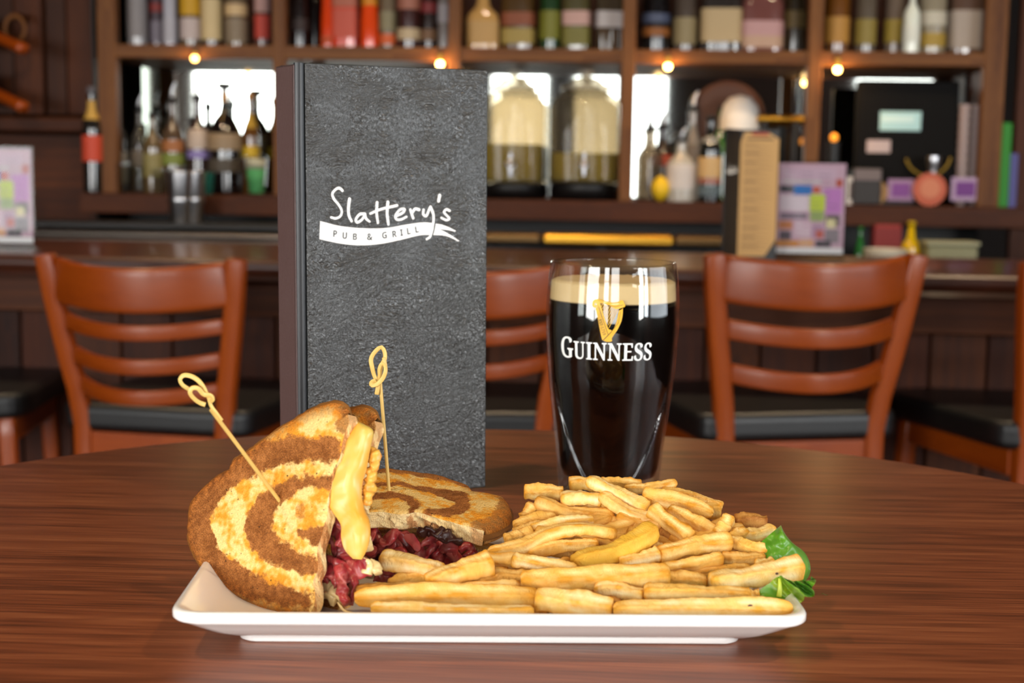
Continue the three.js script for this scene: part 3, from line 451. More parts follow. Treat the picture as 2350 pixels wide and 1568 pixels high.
{ // fillings, laid on planes inside the sandwich
  const inL = (px, py, dz) => onPlane(px, py, frL.to3(0, 0, dz), frL.n);
  const run = (pts, dz) => pts.map(([x, y, k = 0]) => inL(x, y, dz + k));
  const cheeseColor = (t, e, q) => { const f = nz(q.x * 90, q.y * 60, q.z * 90), g2 = nz(q.x * 260, q.y * 140, q.z * 260), c = new THREE.Color().setRGB(0.8 + f * 0.05, 0.5 + f * 0.08, 0.11 + f * 0.05); c.lerp(new THREE.Color().setRGB(0.92, 0.76, 0.38), clamp(g2 * 0.9)); c.lerp(new THREE.Color().setRGB(0.58, 0.43, 0.07), clamp(0.85 - t * 3.4)); c.lerp(new THREE.Color().setRGB(0.84, 0.36, 0.03), clamp(nz(q.x * 70, q.y * 60, 3) * 2.2 - 0.35)); return c; };
  const cl = curve2(c5([[912, 425], [894, 500], [868, 580], [845, 650], [832, 720], [818, 790], [815, 835], [850, 870], [885, 930], [885, 1000], [905, 1060], [938, 1096]]), 80), cr = curve2(c5([[950, 412], [1012, 450], [1000, 520], [985, 580], [972, 640], [952, 700], [948, 770], [960, 840], [986, 900], [994, 970], [982, 1040], [958, 1098]]), 80);
  const sheet = (u, v) => { const i = Math.round(u * 80), a = cl[i], b = cr[i], an = v * Math.PI * 2, s = 0.5 + 0.5 * Math.sign(Math.cos(an)) * Math.pow(Math.abs(Math.cos(an)), 0.75), e = Math.sqrt(Math.max(0, Math.sin(Math.PI * clamp(u * 0.97 + 0.015)))), p = inL(lerp(a[0], b[0] + 9, s), lerp(a[1], b[1], s), -0.0085), k = nz(p.x * 110, p.y * 70, 2) * 0.0016 + nz(p.x * 300, p.y * 190, 5) * 0.0006; return p.addScaledVector(frL.n, Math.sin(an) * 0.0065 * e + k * Math.max(0, Math.sin(an))).sub(baseL); };
  mesh('cheese', gridSurface(sheet, 80, 44, (u, v, q) => { const c = cheeseColor(u, 0, q.clone().add(baseL), 0), s = 0.5 + 0.5 * Math.cos(v * Math.PI * 2); c.lerp(new THREE.Color().setRGB(0.85, 0.40, 0.04), clamp((s - 0.72) * 2.2 * smooth(0.1, 0.3, u)) * 0.8); return c; }), drippy, leftHalf, 'melted yellow cheese');
  [[[852, 1030], [860, 1046], [850, 1064]], [[848, 1056], [862, 1068], [846, 1080]], [[846, 1078], [854, 1092], [844, 1108]], [[842, 1100], [850, 1116], [840, 1130]], [[838, 1124], [844, 1140], [836, 1158]]].forEach((p, i) => mesh('cheese_crisp', rel(sweep(run(p, -0.0155 - 0.001 * (i % 2)), { w: (t) => 0.0028 * Math.sin(Math.PI * (0.15 + 0.7 * t)), h: 0.0024, up: frL.n, twist: (t) => i + t * 2, seg: 20, radial: 12, noise: 0.0016, freq: 340, seed: i * 3, color: (t, e, q) => new THREE.Color().setRGB(0.82, 0.42 + 0.14 * nz(q.x * 300, q.y * 300, i), 0.07) }), baseL), drippy, leftHalf, i ? undefined : 'orange crisp cheese edge'));
  const meats = [
    [[752, 1172], [770, 1165], [786, 1185], [792, 1220], [780, 1255]], [[745, 1215], [762, 1200], [778, 1230], [786, 1265], [775, 1290]], [[738, 1265], [755, 1242], [772, 1262], [780, 1290], [762, 1305]],
    [[735, 1300], [748, 1282], [770, 1290], [790, 1310], [800, 1340]], [[782, 1262], [795, 1285], [812, 1300], [845, 1302]], [[790, 1310], [806, 1330], [808, 1362], [798, 1385]], [[776, 1300], [784, 1330], [786, 1362], [796, 1386]], [[735, 1320], [752, 1312], [768, 1325], [776, 1345]]];
  meats.forEach((p, i) => mesh('meat_slice', rel(sweep(run(p, -0.0145 - (i % 3) * 0.0035 + (i > 4 ? 0.004 : 0)), { w: (t) => 0.0048 * (0.75 + 0.4 * Math.sin(t * 5 + i)), h: (t) => 0.0021 * (1 + 0.4 * Math.sin(t * 9 + i)), up: frL.n, twist: (t) => 0.9 * Math.sin(t * 3.5 + i * 1.7), seg: 36, radial: 18, noise: 0.0013, freq: 240, seed: i * 7, color: meatColor(i * 3) }), baseL), meatMat, leftHalf, i ? undefined : 'dark red corned beef'));
  const shred = (pts, dz, w, i) => mesh('sauerkraut_shred', rel(sweep(run(pts, dz), { w, h: w * 0.55, up: frL.n, twist: (t) => t * 2 + i, seg: 18, radial: 8, noise: w * 0.4, freq: 300, seed: i }), baseL), krautMat, leftHalf);
  [[[[742, 1352], [760, 1350], [775, 1362], [786, 1378]], -0.016, 0.0034], [[[736, 1362], [752, 1368], [770, 1380]], -0.015, 0.003], [[[776, 1384], [788, 1400], [802, 1408], [822, 1410]], -0.012, 0.001], [[[835, 1235], [842, 1250], [848, 1262]], -0.02, 0.0034], [[[832, 1150], [838, 1163], [836, 1180]], -0.026, 0.0036], [[[836, 1285], [846, 1300], [842, 1318]], -0.018, 0.003], [[[850, 1290], [862, 1300], [868, 1318]], -0.02, 0.0026]].forEach(([p, d, w], i) => shred(p, d, w, i));
}
// right half: lies behind, toasted face up, bitten-looking cut side to the front
const pA = Z(950, 1192, 0.722), pB = Z(1000, 1072, 0.795), pC = Z(1176, 1165, 0.752), frR = breadFrame(pA, pB.clone().sub(pA).cross(pC.clone().sub(pA)).normalize().multiplyScalar(Math.sign(pB.clone().sub(pA).cross(pC.clone().sub(pA)).y)));
const arcR = cR([[560, 420], [520, 300], [545, 170], [600, 60], [700, -10], [900, -45], [1120, -50], [1350, -25], [1550, 40], [1700, 95], [1735, 150], [1840, 165], [1960, 190], [2060, 225], [2110, 290], [2135, 370], [2120, 440], [2040, 500], [1930, 540], [1850, 560]]);
const cutR = cR([[1850, 560], [1760, 540], [1650, 522], [1570, 512], [1490, 500], [1400, 488], [1300, 470], [1200, 445], [1130, 432], [1060, 448], [960, 452], [860, 438], [760, 432], [650, 440], [560, 420]]);
const loafR = bread(frR, arcR, cutR, 0.0108, [
  ['#ddd', cR([[480, 200], [560, 60], [700, -30], [1000, -60], [1350, -40], [1600, 50], [1740, 100], [1700, 140], [1560, 95], [1300, 45], [1000, 30], [800, 50], [640, 120], [560, 260]])],
  ['#fff', cR([[540, 200], [700, 160], [900, 142], [1300, 150], [1560, 165], [1680, 210], [1700, 300], [1660, 380], [1580, 430], [1450, 470], [1200, 450], [1250, 410], [1400, 400], [1490, 350], [1530, 300], [1400, 245], [1150, 200], [850, 195], [640, 230], [560, 290]])],
  ['#fff', cR([[600, 290], [850, 245], [1050, 270], [1160, 330], [1170, 400], [1130, 440], [1050, 460], [1080, 400], [1010, 340], [850, 300], [640, 330]])],
  ['#999', cR([[1960, 235], [2080, 240], [2140, 330], [2130, 430], [2000, 520], [1850, 560], [1700, 545], [1720, 500], [1880, 440], [1960, 380], [1980, 310]])]], { light: '#ecc67a', rim: 0.7, rag: 1.7 });
const baseR = frR.to3(0.0, 0.03, -0.03); baseR.y = TABLE + 0.0076;
const rightHalf = thing('sandwich_half', 'toasted marble rye sandwich half lying flat behind the fries, red meat along its cut side', 'sandwich', baseR);
const sag = (x, y) => -0.0035 * smooth(0.005, 0.04, x);
loafR.put('bread_slice', loafR.build(0.0012, 0, sag), rightHalf, baseR, 'top slice with a yellow and brown swirl');
loafR.put('bread_slice', loafR.build(-0.027, 0.001, sag), rightHalf, baseR, 'bottom slice');
{
  const inR = (x, y, z) => frR.to3(x, y, z), a = loafR.cut[loafR.cut.length - 1], b = loafR.cut[0];
  for (let i = 0; i < 16; i++) {
    const t = (i + 0.5) / 16, row = i % 4, x0 = lerp(a[0], b[0], clamp(t - 0.13)), x1 = lerp(a[0], b[0], clamp(t + 0.16)), y0 = lerp(a[1], b[1], t) + 0.001, z = -0.0135 - row * 0.0034, pts = [];
    for (let k = 0; k <= 5; k++) pts.push(inR(lerp(x0, x1, k / 5), y0 - 0.0015 + 0.002 * Math.sin(k * 1.9 + i * 2.3) - row * 0.0006, z + sag(lerp(x0, x1, k / 5), 0) + 0.0022 * Math.sin(k * 2.1 + i)));
    mesh('meat_slice', rel(sweep(pts, { w: (t) => 0.0052 * (0.8 + 0.3 * Math.sin(t * 6 + i)), h: (t) => 0.0019 * (1 + 0.4 * Math.sin(t * 9 + i)), up: frR.n, twist: (t) => 0.7 * Math.sin(t * 4 + i * 1.3), seg: 34, radial: 16, noise: 0.0013, freq: 240, seed: i * 5, color: meatColor(40 + i * 3) }), baseR), meatMat, rightHalf, i ? undefined : 'dark red corned beef');
  }
  for (let m = 0; m < 3; m++) { const char = []; for (let k = 0; k <= 4; k++) char.push(Z(958 + m * 24 + k * 14, 1214 + m * 7 + k * 3.5 + 4 * Math.sin(k * 2 + m), 0.7225 - m * 0.0008)); mesh('charred_edge', rel(sweep(char, { w: (t) => 0.0036 * Math.sin(Math.PI * (0.15 + 0.7 * t)), h: 0.0017, up: frR.n, twist: (t) => Math.sin(t * 4 + m * 2), seg: 50, radial: 16, noise: 0.0013, freq: 230, seed: m * 9 }), baseR), std({ color: col('#2e0d08'), roughness: 0.4 }), rightHalf, m ? undefined : 'nearly black burnt meat edge'); }
  for (const [i, [p, w]] of [[[[868, 1290], [880, 1298], [892, 1296]], 0.003], [[[862, 1318], [880, 1325], [900, 1318]], 0.004], [[[880, 1306], [895, 1312], [905, 1308]], 0.003]].entries()) mesh('meat_slice', rel(sweep(p.map(([x, y]) => Z(x, y, 0.706 - i * 0.003)), { w, h: w * 0.7, seg: 16, radial: 12, noise: 0.0014, freq: 260, seed: 90 + i, color: meatColor(80 + i) }), baseR), meatMat, rightHalf);
}
// bamboo picks
const bamboo = std({ color: col('#dcb866'), roughness: 0.45 });
function pick(label, tip, neck, depthTip, depthNeck, loop, depthLoop) {
  const b = Z(...tip, depthTip), n = Z(...neck, depthNeck), dir = b.clone().sub(n).normalize(), t = thing('bamboo_pick', label, 'skewer', b, 0, 'knotted bamboo picks');
  mesh('stick', rel(sweep([n, n.clone().lerp(b, 0.5), b.clone().addScaledVector(dir, 0.012)], { w: 0.00095, h: 0.00095, seg: 8, radial: 10 }), b), bamboo, t);
  for (const [k, [pts, w]] of loop.entries()) mesh('knot_loop', rel(sweep(pts.map(([x, y, z = 0]) => Z(x, y, depthLoop - z * 0.001)), { w, h: 0.0004, up: V(0.2, 0.1, 1).normalize(), twist: (q) => 0.5 * Math.sin(q * 4 + k), seg: 36, radial: 8, n: 3 }), b), bamboo, t, k ? undefined : 'flat split bamboo tied in a loop');
}
const s8 = (a) => a.map(([x, y, z = 0]) => [390 + x / 4.237, 790 + y / 4.237, z]);
pick('knotted bamboo pick slanting out of the front sandwich half, its loop tilted left', [640, 1148], [484, 940], onPlane(640, 1148, frL.p0, frL.n).z * -1, 0.645, [
  [s8([[345, 590, 0], [300, 575], [235, 530, 1], [195, 470, 2], [215, 430, 2], [270, 430, 2], [330, 490, 1], [400, 500, 2], [420, 530, 2], [395, 560, 0]]), 0.0011],
  [s8([[185, 440, 0], [120, 395, 0], [98, 345, 0], [130, 305, 0], [200, 310, 0], [270, 350, 0], [320, 410, 0], [350, 470, 0], [380, 530, -1], [400, 600, 0], [450, 670, 1], [505, 745, 1]]), 0.0011]], 0.644);
pick('upright knotted bamboo pick in the sandwich half lying behind', [893, 1130], [873, 880], 0.752, 0.752, [
  [s8([[2010, 490, 0], [2025, 400, 0], [2040, 300, 0], [2060, 200, 0], [2090, 140, 0], [2085, 70, 0], [2055, 30, 0], [1990, 80, 1], [1955, 150, 1], [1965, 220, 1], [1985, 300, 0], [2010, 360, 0]]), 0.0012],
  [s8([[2080, 130, 1], [2095, 210, 1], [2095, 270, 2], [2065, 340, 2], [2010, 390, 2], [1960, 400, 2], [1960, 370, 2], [2000, 350, 2]]), 0.0012], [s8([[2095, 220, 1], [2060, 190, 2], [2035, 240, 2], [2035, 310, 1], [2030, 380, 0]]), 0.0009]], 0.75);

// ---------------------------------------------------------------- the fries
const fryMat = std({ vertexColors: true, roughness: 0.55, specularIntensity: 0.55, bumpMap: repeat(crumbBump, 26, 26), bumpScale: 0.00045 });
const fryDepth = (y) => 0.648 + (1400 - y) * 0.00042;
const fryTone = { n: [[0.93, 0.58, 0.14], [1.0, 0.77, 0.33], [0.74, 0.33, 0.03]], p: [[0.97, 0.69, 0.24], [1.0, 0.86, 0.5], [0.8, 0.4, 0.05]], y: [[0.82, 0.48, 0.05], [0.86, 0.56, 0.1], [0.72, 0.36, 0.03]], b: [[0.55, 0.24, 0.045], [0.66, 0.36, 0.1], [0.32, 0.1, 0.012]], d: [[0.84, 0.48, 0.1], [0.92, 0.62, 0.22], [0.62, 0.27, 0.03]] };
let fryN = 0;
function fry(label, pts, thick, o = {}) {   // pts and thick in pixels
  const k = ++fryN, my = pts.reduce((s, p) => s + p[1], 0) / pts.length, dm = fryDepth(my) - (o.near ?? 0) * 0.001;
  const P = pts.map(([x, y]) => Z(x, y, dm + (fryDepth(y) - fryDepth(my)) * 0.5)), hw = thick / 2 / F * dm * 1.1, tone = fryTone[o.tone ?? 'n'].map((c) => new THREE.Color().setRGB(...c)), taperA = o.a ?? (k % 3 ? 0.72 : 0.5), taperB = o.b ?? (k % 4 ? 0.74 : 0.5);
  const prof = (t) => { const e0 = clamp(t / (taperA < 0.58 ? 0.2 : 0.06)), e1 = clamp((1 - t) / (taperB < 0.58 ? 0.2 : 0.06)); return lerp(taperA, 1, Math.sqrt(e0 * (2 - e0))) * lerp(taperB, 1, Math.sqrt(e1 * (2 - e1))) * (0.95 + 0.08 * Math.sin(t * 7 + k) + 0.05 * Math.sin(t * 17 + k * 3)); };
  const ends = (t) => (t < 0.01 || t > 0.99 ? 0.82 : 1);
  const b = P[Math.floor(P.length / 2)].clone(); b.y -= hw;
  const g = sweep(P, { w: (t) => hw * (o.flat ?? 0.95) * prof(t) * ends(t), h: (t) => hw * prof(t) * ends(t), n: 6, seg: 48, radial: 28, up: V(0.15 * Math.sin(k * 2), 1, 0.35 + 0.25 * Math.sin(k * 3.1)).normalize(), twist: (t) => 0.25 * Math.sin(t * 2.5 + k), noise: 0.00038, freq: 420, seed: k * 11,
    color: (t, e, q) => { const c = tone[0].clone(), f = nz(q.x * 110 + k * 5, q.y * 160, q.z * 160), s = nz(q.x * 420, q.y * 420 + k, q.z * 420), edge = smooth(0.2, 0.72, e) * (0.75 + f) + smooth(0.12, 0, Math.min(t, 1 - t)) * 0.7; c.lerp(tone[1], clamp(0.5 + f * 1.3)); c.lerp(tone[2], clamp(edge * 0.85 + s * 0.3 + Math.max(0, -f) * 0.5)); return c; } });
  const m = mesh('french_fry', rel(g, b), fryMat); m.position.copy(b); tag(m, label, 'french fry', o.group);
  if (o.specks) { const w = []; for (const [x, y, r] of o.specks) { const s = new THREE.SphereGeometry(r / F * dm, 10, 8); const p = Z(x, y, dm - hw * 0.93); s.scale(1, 0.8, 0.25); s.translate(p.x - b.x, p.y - b.y, p.z - b.z); w.push(s); } mesh('dark_speck', w, paint('#4a2a18', 0.6), m, 'brown skin specks'); }
  return m;
}
const FG = 'french fries heaped on the platter';
for (let i = 0; i < 48; i++) { // the buried ones: only slivers show
  const y = rnd(1170, 1385), w = rnd(60, 105), x = rnd((y < 1255 ? 1215 : y < 1320 ? 1150 : 930) + w, lerp(1560, 1720, clamp((y - 1170) / 90))), a = rnd(-0.4, 0.4), mid = clamp((1400 - y) / 260);
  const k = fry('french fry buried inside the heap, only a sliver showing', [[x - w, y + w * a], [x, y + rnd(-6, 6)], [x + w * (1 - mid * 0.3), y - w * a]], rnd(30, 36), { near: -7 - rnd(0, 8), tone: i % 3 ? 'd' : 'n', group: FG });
}
const FRIES = [
  ['short blunt fry at the upper left corner of the heap', [[163, 245], [300, 248], [445, 262]], 95, { near: 0, a: 0.85, b: 0.8 }, 7],
  ['squarish pale fry just right of the upper left corner fry', [[425, 300], [560, 292], [725, 305]], 95, { near: 3, tone: 'p', a: 0.8 }, 7],
  ['fry lying across the very top of the heap, behind the steep diagonal one', [[488, 195], [590, 185], [700, 205]], 85, { near: -4, a: 0.7 }, 7],
  ['long fry slanting down right from the peak, under the beer glass', [[615, 160], [830, 255], [1055, 370]], 88, { near: 9, tone: 'p', a: 0.5, b: 0.85 }, 7],
  ['fry half hidden at the peak, touching the foot of the glass', [[715, 178], [860, 178], [1010, 200]], 62, { near: -7 }, 7],
  ['pointed fry sticking out right at the top, tip darker gold', [[885, 225], [1080, 222], [1265, 182]], 66, { near: -1, b: 0.4 }, 7],
  ['broad fry below the pointed top one, ending in a sharp right tip', [[1015, 268], [1270, 318], [1525, 408]], 105, { near: 3, b: 0.3 }, 7],
  ['fry behind the broad one on the upper right slope', [[1150, 250], [1380, 290], [1590, 362]], 75, { near: -6, b: 0.85 }, 7],
  ['pale fry passing under the steep diagonal fry', [[715, 265], [870, 375], [1110, 465]], 82, { near: 3, tone: 'p' }, 7],
  ['bent fry curving under the squarish pale one on the left slope', [[245, 315], [480, 400], [815, 432]], 98, { near: -2, tone: 'd', a: 0.6, b: 0.5 }, 7],
  ['stubby olive fry standing against the sandwich end', [[172, 445], [205, 400], [235, 350]], 95, { near: -7, tone: 'd', a: 0.8, b: 0.7 }, 7],
  ['dull fry at the back left beside the bread crust', [[88, 500], [240, 455], [400, 440]], 92, { near: -5, tone: 'd' }, 7],
  ['thin pale fry above the long wavy fry on the left', [[212, 525], [400, 475], [665, 455]], 78, { near: 1, tone: 'p' }, 7],
  ['long wavy fry starting at the sandwich and rising to the middle', [[-95, 680], [150, 645], [330, 555], [560, 515], [835, 548]], 92, { near: 7, a: 0.5, b: 0.6 }, 7],
  ['fry tucked under the long wavy one', [[185, 700], [430, 640], [700, 632]], 80, { near: 0 }, 7],
  ['bright yellow fry with rounded ends rising across the middle', [[505, 770], [800, 690], [1000, 590], [1105, 505]], 142, { near: 12, tone: 'y', a: 0.4, b: 0.5 }, 7],
  ['straight fry running down right from the diagonal one to the centre', [[1075, 365], [1220, 480], [1385, 592]], 98, { near: 9, a: 0.7, b: 0.8 }, 7],
  ['fry lying just right of that downward fry, partly beneath it', [[1200, 370], [1390, 465], [1565, 560]], 92, { near: 2 }, 7],
  ['short upright fry propped at the right shoulder of the heap', [[1548, 565], [1600, 500], [1645, 435]], 100, { near: 4, b: 0.9 }, 7],
  ['dark brown crusty fry at the back right shoulder', [[1675, 458], [1790, 455], [1912, 468]], 92, { near: -5, tone: 'b', b: 0.9 }, 7],
  ['fry whose tip reaches the top of the lettuce leaf', [[1655, 560], [1820, 560], [1975, 512]], 90, { near: -1, tone: 'p', b: 0.25 }, 7],
  ['fry end with one dark dot under the bright yellow fry', [[855, 765], [1000, 735], [1135, 690]], 90, { near: 5, tone: 'p' }, 7],
  ['long smooth fry rising right from the centre, above the dark gap', [[1125, 710], [1380, 635], [1660, 602]], 108, { near: 8, b: 0.85 }, 7],
  ['tapered fry pointing at the upper lettuce leaf', [[1635, 590], [1790, 650], [1970, 692]], 85, { near: 3, b: 0.35 }, 7],
  ['fry under the long smooth one, curving up at its right', [[1145, 810], [1360, 775], [1595, 722]], 84, { near: 4 }, 7],
  ['brownish fry between the smooth fry and the lettuce', [[1580, 720], [1730, 738], [1900, 728]], 86, { near: -1, tone: 'd' }, 7],
  ['stub of a fry beside the lettuce stalk, above the speckled fry', [[1825, 785], [1960, 755]], 80, { near: 0 }, 7],
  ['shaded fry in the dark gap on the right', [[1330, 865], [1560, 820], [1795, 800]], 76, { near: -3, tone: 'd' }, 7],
  ['big fry with dark dots, its square end against the lettuce', [[1500, 912], [1810, 858], [2165, 785]], 138, { near: 10, tone: 'p', b: 0.9, specks: [[1697, 1325, 3], [1783, 1317, 3.6]] }, 7],
  ['pale fry with orange left end above the longest middle fry', [[75, 735], [300, 770], [545, 825]], 92, { near: 9, tone: 'p', a: 0.6 }, 7],
  ['longest middle fry, straight and thick, across the front', [[140, 890], [650, 870], [1210, 845]], 145, { near: 13, a: 0.7, b: 0.9 }, 7],
  ['fry continuing right behind the end of the longest middle fry', [[1185, 875], [1340, 885], [1485, 912]], 108, { near: 3, tone: 'd' }, 7],
  ['short pale fry under the right part of the longest middle fry', [[668, 945], [850, 955], [1025, 1000]], 95, { near: 8, tone: 'p' }, 7],
  ['fry with rounded ends above the right half of the front fry', [[1025, 965], [1380, 975], [1795, 995]], 100, { near: 11, a: 0.7, b: 0.7 }, 7],
  ['tiny fry end beside the ruffled lettuce', [[1780, 990], [1855, 990]], 66, { near: 4 }, 7],
  ['long front fry along the rim with brown specks near its slanted right end', [[805, 1102], [1300, 1085], [1800, 1082], [2095, 1090]], 122, { near: 12, a: 0.55, b: 0.55, tone: 'p', specks: [[1713, 1397, 5], [1722, 1393, 7], [1700, 1400, 4], [1736, 1398, 3]] }, 7],
  ['broad wedge fry in front, left of the long speckled front fry', [[245, 1015], [520, 1045], [805, 1100]], 150, { near: 12, tone: 'p', a: 0.75, b: 0.6 }, 7],
  ['thick chunky fry at the lower left, above the pale front one', [[210, 1205], [600, 1188], [1000, 1192], [1412, 1205]], 128, { near: 8, a: 0.5, b: 0.85 }, 6],
  ['pale fry at the lower left resting on the rim', [[318, 1275], [800, 1298], [1385, 1300]], 92, { near: 13, tone: 'p', a: 0.6, b: 0.6 }, 6],
  ['pale fry sloping down right just below the red meat', [[375, 948], [590, 990], [800, 1045]], 112, { near: 9, tone: 'p', a: 0.5 }, 6],
  ['golden fry crossing over the pale one below the meat', [[690, 1125], [900, 1035], [1112, 970]], 132, { near: 15, a: 0.6, b: 0.75 }, 6],
  ['dull fry at the left edge of the heap, touching the bread', [[25, 605], [120, 572], [235, 545]], 92, { near: -3, tone: 'd' }, 7],
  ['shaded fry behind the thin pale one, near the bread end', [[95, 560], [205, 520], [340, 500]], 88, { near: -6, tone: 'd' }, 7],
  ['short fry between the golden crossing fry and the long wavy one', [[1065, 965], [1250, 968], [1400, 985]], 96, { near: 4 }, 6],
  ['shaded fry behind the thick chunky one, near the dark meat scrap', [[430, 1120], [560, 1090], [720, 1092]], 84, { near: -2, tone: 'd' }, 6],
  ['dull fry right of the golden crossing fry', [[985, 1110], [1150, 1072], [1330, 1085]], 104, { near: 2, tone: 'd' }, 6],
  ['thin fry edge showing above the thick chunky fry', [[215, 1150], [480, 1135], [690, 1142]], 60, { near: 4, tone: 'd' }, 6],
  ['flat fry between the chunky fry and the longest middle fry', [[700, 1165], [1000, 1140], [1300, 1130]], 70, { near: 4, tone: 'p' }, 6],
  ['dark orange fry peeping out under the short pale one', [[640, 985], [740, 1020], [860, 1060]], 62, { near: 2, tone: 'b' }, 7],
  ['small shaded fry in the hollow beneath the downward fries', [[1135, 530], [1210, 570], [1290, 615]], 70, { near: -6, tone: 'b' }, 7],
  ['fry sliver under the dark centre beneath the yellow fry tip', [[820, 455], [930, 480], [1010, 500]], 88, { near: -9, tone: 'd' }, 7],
  ['small pale fry fragment right of the yellow fry', [[1075, 640], [1165, 645]], 52, { near: 1, tone: 'p' }, 7],
  ['fry at the lower left front under the pale one, its darker edge showing', [[1395, 1190], [1500, 1230], [1600, 1260]], 90, { near: 0, tone: 'd' }, 6],
];
for (const [label, pts, th, o, k] of FRIES) fry(label, k === 7 ? c7(pts) : c6(pts), th / (k === 7 ? 3.133 : 2.852), o);

// ---------------------------------------------------------------- lettuce
const leafColor = (t, u, q) => { const f = nz(q.x * 90, q.y * 90, q.z * 90), c = new THREE.Color().setRGB(0.11 + f * 0.07, 0.36 + f * 0.12, 0.012); return c; };
const leafMat = std({ vertexColors: true, side: THREE.DoubleSide, roughness: 0.4, clearcoat: 0.3, clearcoatRoughness: 0.3, transmission: 0.3, thickness: 0 });
{
  const b = Z(1800, 1385, 0.69); b.y = TABLE + 0.02;
  const leaf = thing('lettuce_leaf', 'bright green lettuce leaf tucked under the fries at the right end of the platter', 'lettuce', b);
  const edgeA = curve2(c7([[1820, 700], [1850, 630], [1920, 565], [1985, 510], [2012, 488]]), 30), edgeB = curve2(c7([[1900, 960], [2120, 940], [2215, 850], [2222, 770], [2180, 680], [2100, 618], [2040, 545], [2012, 488]]), 30);
  const upper = (u, v) => { const i = u * 30, a = edgeA[Math.round(i)], c = edgeB[Math.round(i)], x = lerp(a[0], c[0], v), y = lerp(a[1], c[1], v); return Z(x, y, 0.712 - 0.012 * Math.sin(v * Math.PI) - 0.01 * (1 - u) + 0.0022 * nz(x * 0.06, y * 0.06) + 0.006 * v).sub(b); };
  const vein = (q0) => { const q = q0.clone().add(b); return Math.pow(1 - Math.abs(nz(q.x * 75 + q.y * 20, q.y * 75, 5)), 9); };
  mesh('leaf_blade', gridSurface(upper, 30, 30, (u, v, q) => leafColor(0, 0, q).lerp(new THREE.Color().setRGB(0.2, 0.45, 0.04), clamp(vein(q) * 0.5)).lerp(new THREE.Color().setRGB(0.02, 0.12, 0.008), v > 0.94 ? 0.5 : 0)), leafMat, leaf);
  const inner = curve2(c7([[1856, 1000], [1858, 960], [1930, 905], [2008, 862], [2080, 900], [2160, 900], [2200, 905]]), 90), outer = curve2(c7([[1862, 1005], [1930, 1012], [2000, 1015], [2040, 1020], [2105, 1055], [2168, 1035], [2175, 975], [2190, 1000], [2240, 1000], [2258, 960], [2232, 935], [2262, 880], [2240, 855]]), 90);
  const ruffle = (u, v) => { const i = Math.round(u * 90), a = inner[i], c = outer[i], w = smooth(0.32, 0.5, u); return Z(lerp(a[0], c[0], v) + w * 3 * Math.sin(v * 7 + u * 30), lerp(a[1], c[1], v) - w * (1 - v) * 4, 0.658 - 0.004 * v + w * 0.0055 * Math.sin(u * 46 + v * 2.5) * (0.4 + v * 0.8) + w * 0.002 * nz(u * 40, v * 9)).sub(b); };
  mesh('ruffled_edge', gridSurface(ruffle, 90, 24, (u, v, q) => leafColor(0, 0, q).lerp(new THREE.Color().setRGB(0.42, 0.56, 0.03), clamp(smooth(0.25, 0.38, u) * smooth(0.55, 0.4, u) * 0.6 + nz(u * 30, v * 8) * 0.4 + (v > 0.92 ? 0.3 : 0)))), leafMat, leaf, 'frilly curled edge');
  mesh('midrib', rel(sweep([Z(1789, 1328, 0.6565), Z(1790, 1348, 0.655), Z(1788, 1370, 0.6545)], { w: (t) => 0.0008 + 0.0006 * t, h: 0.0007, seg: 10, radial: 8 }), b), paint('#b9c93a', 0.4), leaf, 'pale yellow-green rib');
  const hidden = (u, v) => Z(lerp(1560, 1815, u), lerp(1398, 1385, v) + 2 * Math.sin(u * 20), lerp(0.655, 0.70, v)).sub(b);
  mesh('under_leaf', gridSurface(hidden, 24, 6, leafColor), leafMat, leaf, 'flat part beneath the fries');
}
{ const p = atHeight(1892, 1367, TABLE), g = gridSurface((u, v) => V((u - 0.5) * 0.004, 0.0006 + 0.0004 * Math.sin(u * 6), (v - 0.5) * 0.0016 * Math.sin(Math.PI * clamp(u, 0.08, 0.92))), 10, 4, () => new THREE.Color().setRGB(0.06, 0.2, 0.02)); const m = mesh('herb_scrap', g, leafMat); m.position.copy(p); tag(m, 'tiny green leaf scrap on the table right of the lettuce', 'scrap'); }

